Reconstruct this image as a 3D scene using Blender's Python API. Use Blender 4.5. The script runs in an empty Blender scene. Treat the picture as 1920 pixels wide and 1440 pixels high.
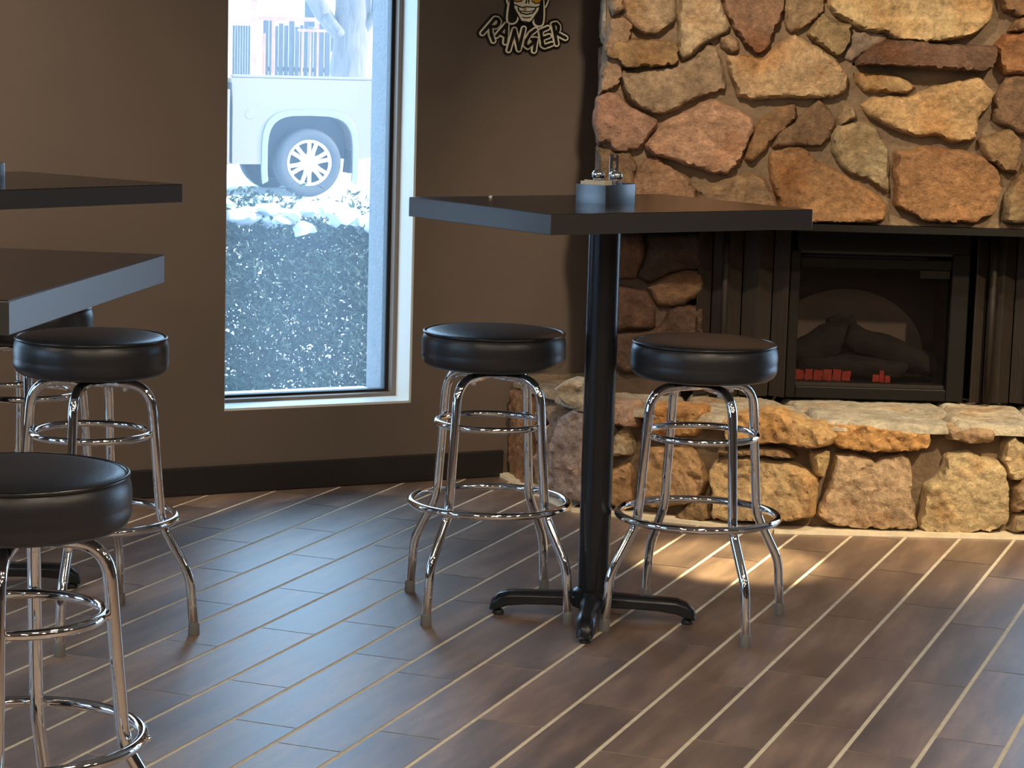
import bpy, bmesh, math, random
import numpy as np
from mathutils import Vector, Matrix, noise, geometry

D = bpy.data
SC = bpy.context.scene
COL = SC.collection
PI = math.pi

# ------------------------------------------------------------------ camera
cam_d = D.cameras.new('camera')
cam_d.lens = 77.8125
cam_d.sensor_width = 36.0
cam_d.clip_start = 0.05
cam_d.clip_end = 300
cam = D.objects.new('camera', cam_d)
COL.objects.link(cam)
PITCH, ROLL, EYE = math.radians(8.2), math.radians(1.62), 1.43
_cx = Vector((1, 0, 0)); _cy = Vector((0, math.sin(PITCH), math.cos(PITCH))); _cz = Vector((0, -math.cos(PITCH), math.sin(PITCH)))
_m = Matrix((_cx, _cy, _cz)).transposed()
_m = _m @ Matrix.Rotation(ROLL, 3, 'Z')
cam.matrix_world = Matrix.Translation((0, 0, EYE)) @ _m.to_4x4()
SC.camera = cam

# ------------------------------------------------------------------ view, sky, sun, lamps
SC.view_settings.view_transform = 'Standard'
SC.view_settings.look = 'None'
SC.view_settings.exposure = 0.0
SC.view_settings.gamma = 1.0
SC.view_settings.use_curve_mapping = False
SC.cycles.use_denoising = True
SC.cycles.sample_clamp_indirect = 8.0
SC.cycles.max_bounces = 10

SKY_COLOR, SKY_STRENGTH = (0.42, 0.69, 1.0), 5.6
world = D.worlds.new('sky'); SC.world = world
world.use_nodes = True
_bg = world.node_tree.nodes['Background']
_bg.inputs[0].default_value = (*SKY_COLOR, 1)
_bg.inputs[1].default_value = SKY_STRENGTH

SUN_DIR = Vector((0.90, -0.05, 0.40)).normalized()      # towards the sun
sun_d = D.lights.new('sun', 'SUN'); sun_d.energy = 9.0; sun_d.color = (1.0, 0.93, 0.82); sun_d.angle = math.radians(0.6)
sun = D.objects.new('sun', sun_d); COL.objects.link(sun)
sun.rotation_euler = SUN_DIR.to_track_quat('Z', 'Y').to_euler(); sun.location = (12, 0, 8)

WARM = (1.0, 0.83, 0.62)
def ceiling_lamp(x, y, watts, size=0.28, color=WARM, z=2.70):
    l = D.lights.new('ceiling_lamp', 'AREA'); l.shape = 'DISK'; l.size = size; l.energy = watts; l.color = color
    o = D.objects.new('ceiling_lamp', l); COL.objects.link(o); o.location = (x, y, z)
    return o
def spot_lamp(loc, target, watts, cone, blend, color=WARM, radius=0.04):
    l = D.lights.new('track_or_sun_patch_spot', 'SPOT'); l.energy = watts; l.color = color; l.spot_size = math.radians(cone); l.spot_blend = blend
    l.shadow_soft_size = radius
    o = D.objects.new('track_or_sun_patch_spot', l); COL.objects.link(o); o.location = loc
    o.rotation_euler = (Vector(loc) - Vector(target)).to_track_quat('Z', 'Y').to_euler()
    return o
LAMPS = [(0.6, 3.4, 19.5), (2.6, 3.0, 18.0), (-1.2, 2.4, 18.0), (-3.4, 3.6, 16.5), (0.4, 0.4, 16.5), (2.6, 0.4, 16.5), (-2.4, -0.8, 16.5), (4.8, 3.0, 15.0), (0.5, 2.0, 16.5), (2.2, 1.8, 16.5), (-1.4, 0.8, 16.5), (1.4, -1.2, 16.5), (-0.6, -1.8, 16.5), (3.8, 1.2, 15.0)]
for _x, _y, _w in LAMPS:
    ceiling_lamp(_x, _y, _w)
spot_lamp((-2.7, 4.9, 2.68), (-1.95, 6.7, 0.95), 300, 66, 0.9)
spot_lamp((0.40, 5.3, 2.68), (0.78, 7.1, 1.15), 225, 52, 0.8)
spot_lamp((2.0, 5.6, 2.68), (1.80, 7.1, 1.20), 150, 46, 0.8)
spot_lamp((1.75, 5.2, 2.66), (0.66, 6.38, 0.0), 1600, 11.0, 0.6, (1.0, 0.84, 0.48))  # added spot standing in for the sun patch on the floor
spot_lamp((2.4, 4.6, 2.66), (1.40, 6.9, 0.2), 520, 36, 0.9, (1.0, 0.80, 0.52))

# ------------------------------------------------------------------ materials
def srgb(r, g, b):
    f = lambda c: (c/255/12.92) if c/255 <= 0.04045 else ((c/255+0.055)/1.055)**2.4
    return (f(r), f(g), f(b))

def new_mat(name):
    m = D.materials.new(name); m.use_nodes = True
    nt = m.node_tree
    return m, nt, nt.nodes['Principled BSDF'], nt.nodes, nt.links

def mat(name, color, rough=0.5, metal=0.0, vary=0.0, vscale=8.0, bump=0.0, bscale=40.0, spec=0.5, emit=None, estr=0.0, stretch=None, color2=None, coat=0.0, coat_rough=0.03):
    m, nt, p, N, L = new_mat(name)
    p.inputs['Base Color'].default_value = (*color, 1)
    p.inputs['Roughness'].default_value = rough
    p.inputs['Metallic'].default_value = metal
    p.inputs['Specular IOR Level'].default_value = spec
    p.inputs['Coat Weight'].default_value = coat; p.inputs['Coat Roughness'].default_value = coat_rough
    if emit:
        p.inputs['Emission Color'].default_value = (*emit, 1); p.inputs['Emission Strength'].default_value = estr
    if vary or bump:
        tc = N.new('ShaderNodeTexCoord'); mp = N.new('ShaderNodeMapping')
        if stretch: mp.inputs['Scale'].default_value = stretch
        L.new(tc.outputs['Object'], mp.inputs['Vector'])
    if vary:
        nz = N.new('ShaderNodeTexNoise'); nz.inputs['Scale'].default_value = vscale; nz.inputs['Detail'].default_value = 6; nz.inputs['Roughness'].default_value = 0.65
        L.new(mp.outputs[0], nz.inputs['Vector'])
        cr = N.new('ShaderNodeValToRGB')
        c2 = color2 or tuple(min(1, c*(1+vary)) for c in color)
        c1 = tuple(c*(1-vary) for c in color) if not color2 else color
        cr.color_ramp.elements[0].position = 0.32; cr.color_ramp.elements[1].position = 0.68
        cr.color_ramp.elements[0].color = (*c1, 1); cr.color_ramp.elements[1].color = (*c2, 1)
        L.new(nz.outputs['Fac'], cr.inputs[0]); L.new(cr.outputs[0], p.inputs['Base Color'])
    if bump:
        nb = N.new('ShaderNodeTexNoise'); nb.inputs['Scale'].default_value = bscale; nb.inputs['Detail'].default_value = 8
        L.new(mp.outputs[0], nb.inputs['Vector'])
        b = N.new('ShaderNodeBump'); b.inputs['Strength'].default_value = bump; b.inputs['Distance'].default_value = 0.01
        L.new(nb.outputs['Fac'], b.inputs['Height']); L.new(b.outputs[0], p.inputs['Normal'])
    return m

def stone_mat():
    m, nt, p, N, L = new_mat('field_stone')
    at = N.new('ShaderNodeAttribute'); at.attribute_name = 'stone_color'
    tc = N.new('ShaderNodeTexCoord')
    n1 = N.new('ShaderNodeTexNoise'); n1.inputs['Scale'].default_value = 13; n1.inputs['Detail'].default_value = 8; n1.inputs['Roughness'].default_value = 0.7; n1.inputs['Distortion'].default_value = 0.6
    n2 = N.new('ShaderNodeTexNoise'); n2.inputs['Scale'].default_value = 60; n2.inputs['Detail'].default_value = 6; n2.inputs['Roughness'].default_value = 0.7
    n3 = N.new('ShaderNodeTexNoise'); n3.inputs['Scale'].default_value = 5; n3.inputs['Detail'].default_value = 4
    for n in (n1, n2, n3): L.new(tc.outputs['Object'], n.inputs['Vector'])
    r1 = N.new('ShaderNodeMapRange'); r1.inputs[1].default_value = 0.3; r1.inputs[2].default_value = 0.7; r1.inputs[3].default_value = 0.55; r1.inputs[4].default_value = 1.32
    L.new(n1.outputs['Fac'], r1.inputs[0])
    r2 = N.new('ShaderNodeMapRange'); r2.inputs[1].default_value = 0.3; r2.inputs[2].default_value = 0.7; r2.inputs[3].default_value = 0.66; r2.inputs[4].default_value = 1.28
    L.new(n2.outputs['Fac'], r2.inputs[0])
    mu = N.new('ShaderNodeMath'); mu.operation = 'MULTIPLY'; L.new(r1.outputs[0], mu.inputs[0]); L.new(r2.outputs[0], mu.inputs[1])
    v = N.new('ShaderNodeVectorMath'); v.operation = 'SCALE'; L.new(at.outputs['Color'], v.inputs[0]); L.new(mu.outputs[0], v.inputs['Scale'])
    mx = N.new('ShaderNodeMix'); mx.data_type = 'RGBA'; mx.blend_type = 'MULTIPLY'
    r3 = N.new('ShaderNodeMapRange'); r3.inputs[1].default_value = 0.5; r3.inputs[2].default_value = 0.72; r3.inputs[3].default_value = 0.0; r3.inputs[4].default_value = 0.75
    L.new(n3.outputs['Fac'], r3.inputs[0]); L.new(r3.outputs[0], mx.inputs[0])
    L.new(v.outputs[0], mx.inputs[6]); mx.inputs[7].default_value = (0.80, 0.50, 0.24, 1)
    L.new(mx.outputs[2], p.inputs['Base Color'])
    p.inputs['Roughness'].default_value = 0.72; p.inputs['Specular IOR Level'].default_value = 0.3
    b = N.new('ShaderNodeBump'); b.inputs['Strength'].default_value = 0.8; b.inputs['Distance'].default_value = 0.014
    ad = N.new('ShaderNodeMath'); ad.operation = 'ADD'; L.new(n1.outputs['Fac'], ad.inputs[0]); L.new(n2.outputs['Fac'], ad.inputs[1])
    L.new(ad.outputs[0], b.inputs['Height']); L.new(b.outputs[0], p.inputs['Normal'])
    return m

def tile_mat():
    m, nt, p, N, L = new_mat('wood_look_tile')
    tc = N.new('ShaderNodeTexCoord'); mp = N.new('ShaderNodeMapping')
    mp.inputs['Rotation'].default_value = (0, 0, math.radians(21.0))     # grain runs along the planks
    mp2 = N.new('ShaderNodeMapping'); mp2.inputs['Scale'].default_value = (7, 1.3, 1)
    gi = N.new('ShaderNodeNewGeometry')
    L.new(tc.outputs['Object'], mp.inputs['Vector']); L.new(mp.outputs[0], mp2.inputs['Vector'])
    ofs = N.new('ShaderNodeVectorMath'); ofs.operation = 'ADD'
    sc = N.new('ShaderNodeVectorMath'); sc.operation = 'SCALE'; sc.inputs[0].default_value = (17, 31, 23)
    L.new(gi.outputs['Random Per Island'], sc.inputs['Scale']); L.new(mp2.outputs[0], ofs.inputs[0]); L.new(sc.outputs[0], ofs.inputs[1])
    nz = N.new('ShaderNodeTexNoise'); nz.inputs['Scale'].default_value = 1.6; nz.inputs['Detail'].default_value = 8; nz.inputs['Roughness'].default_value = 0.62
    L.new(ofs.outputs[0], nz.inputs['Vector'])
    cr = N.new('ShaderNodeValToRGB'); e = cr.color_ramp.elements
    e[0].position = 0.30; e[0].color = (*srgb(84, 69, 62), 1); e[1].position = 0.72; e[1].color = (*srgb(164, 134, 112), 1)
    k = e.new(0.5); k.color = (*srgb(122, 99, 84), 1)
    L.new(nz.outputs['Fac'], cr.inputs[0])
    hs = N.new('ShaderNodeHueSaturation')
    mr = N.new('ShaderNodeMapRange'); mr.inputs[3].default_value = 0.86; mr.inputs[4].default_value = 1.14
    L.new(gi.outputs['Random Per Island'], mr.inputs[0]); L.new(mr.outputs[0], hs.inputs['Value']); L.new(cr.outputs[0], hs.inputs['Color'])
    L.new(hs.outputs[0], p.inputs['Base Color'])
    rr = N.new('ShaderNodeMapRange'); rr.inputs[3].default_value = 0.37; rr.inputs[4].default_value = 0.47
    L.new(nz.outputs['Fac'], rr.inputs[0]); L.new(rr.outputs[0], p.inputs['Roughness'])
    p.inputs['Specular IOR Level'].default_value = 0.95; p.inputs['Coat Weight'].default_value = 0.55; p.inputs['Coat Roughness'].default_value = 0.52
    b = N.new('ShaderNodeBump'); b.inputs['Strength'].default_value = 0.08; b.inputs['Distance'].default_value = 0.004
    L.new(nz.outputs['Fac'], b.inputs['Height']); L.new(b.outputs[0], p.inputs['Normal'])
    return m

def glass_mat(name, haze, haze_color=(0.84, 0.92, 1.0), gloss=0.06, tint=(1, 1, 1)):
    m = D.materials.new(name); m.use_nodes = True
    nt = m.node_tree; N = nt.nodes; L = nt.links; N.clear()
    out = N.new('ShaderNodeOutputMaterial'); tr = N.new('ShaderNodeBsdfTransparent'); tr.inputs[0].default_value = (*tint, 1)
    gl = N.new('ShaderNodeBsdfGlossy'); gl.inputs['Roughness'].default_value = 0.02
    tl = N.new('ShaderNodeBsdfTranslucent'); tl.inputs[0].default_value = (*haze_color, 1)
    fr = N.new('ShaderNodeFresnel'); fr.inputs[0].default_value = 1.45
    m1 = N.new('ShaderNodeMixShader'); m2 = N.new('ShaderNodeMixShader'); m2.inputs[0].default_value = haze
    mm = N.new('ShaderNodeMath'); mm.operation = 'MULTIPLY'; mm.inputs[1].default_value = gloss/0.04 * 0.5
    L.new(fr.outputs[0], mm.inputs[0]); L.new(mm.outputs[0], m1.inputs[0])
    L.new(tr.outputs[0], m1.inputs[1]); L.new(gl.outputs[0], m1.inputs[2])
    L.new(m1.outputs[0], m2.inputs[1]); L.new(tl.outputs[0], m2.inputs[2]); L.new(m2.outputs[0], out.inputs[0])
    return m

M = dict(
    wall=mat('taupe_wall_paint', srgb(104, 90, 79), 0.6, vary=0.04, vscale=3, bump=0.05, bscale=220),
    plain=mat('dark_wall_paint', srgb(84, 74, 66), 0.7),
    ceiling=mat('ceiling_tile', srgb(150, 145, 136), 0.9),
    base=mat('black_rubber_base', srgb(34, 30, 28), 0.5),
    tile=tile_mat(),
    grout=mat('cream_grout', srgb(226, 212, 184), 0.85, vary=0.12, vscale=30),
    chrome=mat('chrome', (0.92, 0.92, 0.93), 0.05, 1.0),
    cap=mat('grey_plastic_cap', srgb(122, 119, 114), 0.4),
    vinyl=mat('black_vinyl', (0.020, 0.021, 0.026), 0.34, bump=0.06, bscale=260, spec=0.6),
    vinyl_edge=mat('black_vinyl_piping', (0.010, 0.010, 0.012), 0.28, spec=0.6),
    black=mat('black_powder_coat', (0.012, 0.013, 0.016), 0.27, spec=0.5, bump=0.04, bscale=300),
    black_metal=mat('black_metal', (0.008, 0.007, 0.006), 0.5, spec=0.12),
    table=mat('espresso_laminate', (0.016, 0.011, 0.010), 0.22, spec=0.5, vary=0.25, vscale=4, stretch=(1, 12, 1)),
    table_edge=mat('espresso_edge_band', (0.034, 0.031, 0.031), 0.40, 0.2, spec=0.8, coat=1.0, coat_rough=0.38),
    stone=stone_mat(),
    mortar=mat('mortar', srgb(112, 92, 70), 0.9, vary=0.22, vscale=14, bump=0.6, bscale=60),
    mortar_dark=mat('shaded_mortar', srgb(70, 54, 42), 0.9, vary=0.25, vscale=10, bump=0.5, bscale=60),  # mortar colour darkened for the shade in the recess
    white_trim=mat('white_painted_trim', srgb(214, 216, 210), 0.45),
    frame=mat('bronze_window_frame', srgb(126, 112, 100), 0.4, 0.4),
    gasket=mat('dark_gasket', srgb(26, 24, 26), 0.6),
    stucco=mat('grey_stucco', srgb(132, 134, 136), 0.95, vary=0.15, vscale=40, bump=0.7, bscale=70),
    glass=glass_mat('hazy_window_glass', 0.125),
    fire_glass=glass_mat('fireplace_glass', 0.0, gloss=0.07, tint=(0.62, 0.6, 0.6)),
    snow=mat('snow', (0.86, 0.90, 0.95), 0.7, bump=0.3, bscale=14, vary=0.03),
    leaf=mat('evergreen_leaf', srgb(50, 74, 60), 0.55, vary=0.4, vscale=5),
    twig=mat('brown_twig', srgb(120, 96, 76), 0.8, vary=0.3, vscale=10),
    bark=mat('tree_bark', srgb(104, 96, 92), 0.9, vary=0.35, vscale=3, stretch=(6, 6, 1), bump=0.8, bscale=8),
    truck=mat('bronze_truck_paint', srgb(122, 106, 102), 0.22, 0.3, coat=0.6),
    rubber=mat('tire_rubber', srgb(52, 54, 58), 0.75),
    dark=mat('dark_plastic', srgb(34, 36, 42), 0.6),
    alloy=mat('polished_alloy', srgb(225, 225, 228), 0.22, 0.8),
    flare=mat('wheel_arch_trim', srgb(120, 122, 128), 0.35, 0.3),
    red_lens=mat('red_tail_lens', srgb(205, 40, 46), 0.2),
    car_glass=mat('car_window_glass', srgb(30, 36, 42), 0.05, spec=0.8),
    fence=mat('weathered_fence_board', srgb(82, 80, 84), 0.85, vary=0.35, vscale=2, stretch=(9, 9, 0.6)),
    timber=mat('warm_timber', srgb(170, 122, 96), 0.8, vary=0.2, vscale=4),
    siding=mat('cream_siding', srgb(190, 180, 140), 0.8),
    lattice=mat('white_lattice_paint', srgb(226, 228, 226), 0.7),
    cream=mat('sign_cream', srgb(252, 240, 210), 0.5, vary=0.05, vscale=20),
    ink=mat('sign_black', srgb(24, 18, 18), 0.5),
    amber=mat('sign_amber', srgb(226, 160, 48), 0.5),
    gold=mat('sign_gold_tooth', srgb(206, 158, 66), 0.4),
    steel=mat('brushed_steel', srgb(196, 196, 192), 0.3, 0.9, bump=0.05, bscale=90),
    caddy=mat('caddy_metal', (0.15, 0.15, 0.155), 0.2, 0.75, spec=0.6),
    paper=mat('cream_paper_packet', srgb(232, 220, 192), 0.8),
    crumb=mat('white_crumb', srgb(235, 232, 226), 0.8),
    clear=glass_mat('shaker_glass', 0.12, (0.95, 0.94, 0.9), gloss=0.12),
    salt=mat('salt_grain', srgb(238, 236, 232), 0.8),
    pepper=mat('ground_pepper', srgb(98, 84, 66), 0.9, vary=0.4, vscale=120),
    log=mat('charred_log', srgb(34, 29, 26), 0.9, vary=0.4, vscale=14, bump=0.7, bscale=30),
    ember=mat('glowing_ember', srgb(120, 20, 10), 0.7, emit=(1.0, 0.13, 0.06), estr=0.13),
    arch_glow=mat('painted_arch_glow', srgb(116, 102, 94), 0.75, vary=0.12, vscale=5),  # grey-brown tone painted for the arched reflection in the firebox
    bronze=mat('dark_bronze_mesh', srgb(40, 33, 28), 0.62, 0.2, spec=0.25, vary=0.3, vscale=30, stretch=(8, 8, 0.4)),
    roof=mat('roof_membrane', srgb(120, 118, 116), 0.9),
)

# ------------------------------------------------------------------ object helpers
def obj(name, bm, m, parent=None, smooth=False, loc=None, bevel=0.0, segs=2, weld=False, auto=None):
    if weld: bmesh.ops.remove_doubles(bm, verts=bm.verts, dist=1e-5)
    if bm.faces: bmesh.ops.recalc_face_normals(bm, faces=bm.faces)
    me = D.meshes.new(name); bm.to_mesh(me); bm.free()
    for mm in (m if isinstance(m, (list, tuple)) else [m]): me.materials.append(mm)
    if smooth:
        me.polygons.foreach_set('use_smooth', [True]*len(me.polygons))
    o = D.objects.new(name, me); COL.objects.link(o)
    if parent is not None: o.parent = parent
    if loc is not None: o.location = loc
    if auto is not None:
        me.polygons.foreach_set('use_smooth', [True]*len(me.polygons))
        me.set_sharp_from_angle(angle=math.radians(auto))
    if bevel:
        b = o.modifiers.new('bevel', 'BEVEL'); b.width = bevel; b.segments = segs; b.limit_method = 'ANGLE'; b.angle_limit = math.radians(40)
    return o

def tag(o, label, cat, group=None, kind=None):
    if label: o['label'] = label
    if cat: o['category'] = cat
    if group: o['group'] = group
    if kind: o['kind'] = kind
    return o

def thing(name, label, cat, loc=(0, 0, 0), rz=0.0, group=None):
    o = D.objects.new(name, None); COL.objects.link(o); o.empty_display_size = 0.05
    o.location = loc; o.rotation_euler = (0, 0, rz)
    return tag(o, label, cat, group)

def struct(name, bm, m, parent=None, **k):
    o = obj(name, bm, m, parent, **k)
    if parent is None: o['kind'] = 'structure'
    return o

def copy_tree(o, parent=None):
    c = o.copy(); COL.objects.link(c)
    if parent is not None: c.parent = parent
    for ch in list(o.children): copy_tree(ch, c)
    return c

def box(bm, lo, hi, mtx=None):
    x0, y0, z0 = lo; x1, y1, z1 = hi
    vs = [bm.verts.new(p) for p in ((x0,y0,z0),(x1,y0,z0),(x1,y1,z0),(x0,y1,z0),(x0,y0,z1),(x1,y0,z1),(x1,y1,z1),(x0,y1,z1))]
    if mtx is not None:
        for v in vs: v.co = mtx @ v.co
    for f in ((0,3,2,1),(4,5,6,7),(0,1,5,4),(1,2,6,5),(2,3,7,6),(3,0,4,7)): bm.faces.new([vs[i] for i in f])
    return vs

def prism(bm, poly, fn, h0, h1):
    """closed prism over a 2D polygon; fn(u, v, h) -> world point"""
    n = len(poly)
    a = [bm.verts.new(fn(u, v, h0)) for u, v in poly]; b = [bm.verts.new(fn(u, v, h1)) for u, v in poly]
    bm.faces.new(a[::-1]); bm.faces.new(b)
    for i in range(n): bm.faces.new((a[i], a[(i+1) % n], b[(i+1) % n], b[i]))

def fillet(pts, r, n=6):
    """round the corners of a polyline"""
    pts = [Vector(p) for p in pts]; out = [pts[0]]
    for i in range(1, len(pts)-1):
        a, p, b = pts[i-1], pts[i], pts[i+1]
        d1 = (a-p); d2 = (b-p); rr = r[i-1] if isinstance(r, (list, tuple)) else r
        rr = min(rr, d1.length*0.49, d2.length*0.49)
        s = p + d1.normalized()*rr; e = p + d2.normalized()*rr
        for k in range(n+1):
            t = k/n; out.append((1-t)**2*s + 2*t*(1-t)*p + t*t*e)
    out.append(pts[-1]); return out

def tube(bm, pts, r, n=14, closed=False, cap=True):
    pts = [Vector(p) for p in pts]; m = len(pts); rings = []
    def tan(i):
        if closed: return (pts[(i+1) % m]-pts[(i-1) % m]).normalized()
        if i == 0: return (pts[1]-pts[0]).normalized()
        if i == m-1: return (pts[-1]-pts[-2]).normalized()
        return ((pts[i+1]-pts[i]).normalized()+(pts[i]-pts[i-1]).normalized()).normalized()
    t = tan(0); up = Vector((0, 0, 1)) if abs(t.z) < 0.9 else Vector((1, 0, 0))
    u = t.cross(up).normalized()
    for i in range(m):
        t = tan(i); u = (u - t*u.dot(t)).normalized(); v = t.cross(u)
        rr = r[i] if isinstance(r, (list, tuple)) else r
        rings.append([bm.verts.new(pts[i]+(u*math.cos(2*PI*k/n)+v*math.sin(2*PI*k/n))*rr) for k in range(n)])
    for i in range(m if closed else m-1):
        a, b = rings[i], rings[(i+1) % m]
        for k in range(n): bm.faces.new((a[k], a[(k+1) % n], b[(k+1) % n], b[k]))
    if cap and not closed:
        bm.faces.new(rings[0][::-1]); bm.faces.new(rings[-1])

def lathe(bm, prof, n=48, c=(0, 0, 0), mtx=None):
    rings = []
    for r, z in prof:
        if r < 1e-6: rings.append([bm.verts.new((c[0], c[1], c[2]+z))])
        else: rings.append([bm.verts.new((c[0]+r*math.cos(2*PI*k/n), c[1]+r*math.sin(2*PI*k/n), c[2]+z)) for k in range(n)])
    for a, b in zip(rings, rings[1:]):
        for k in range(n):
            q = [a[k % len(a)], a[(k+1) % len(a)], b[(k+1) % len(b)], b[k % len(b)]]
            w = []
            for v in q:
                if v not in w: w.append(v)
            if len(w) > 2: bm.faces.new(w)
    if mtx is not None:
        for ring in rings:
            for v in ring: v.co = mtx @ v.co

def torus(bm, R, r, z, n=72, k=12):
    tube(bm, [(R*math.cos(2*PI*i/n), R*math.sin(2*PI*i/n), z) for i in range(n)], r, k, closed=True)

BM = bmesh.new

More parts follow.
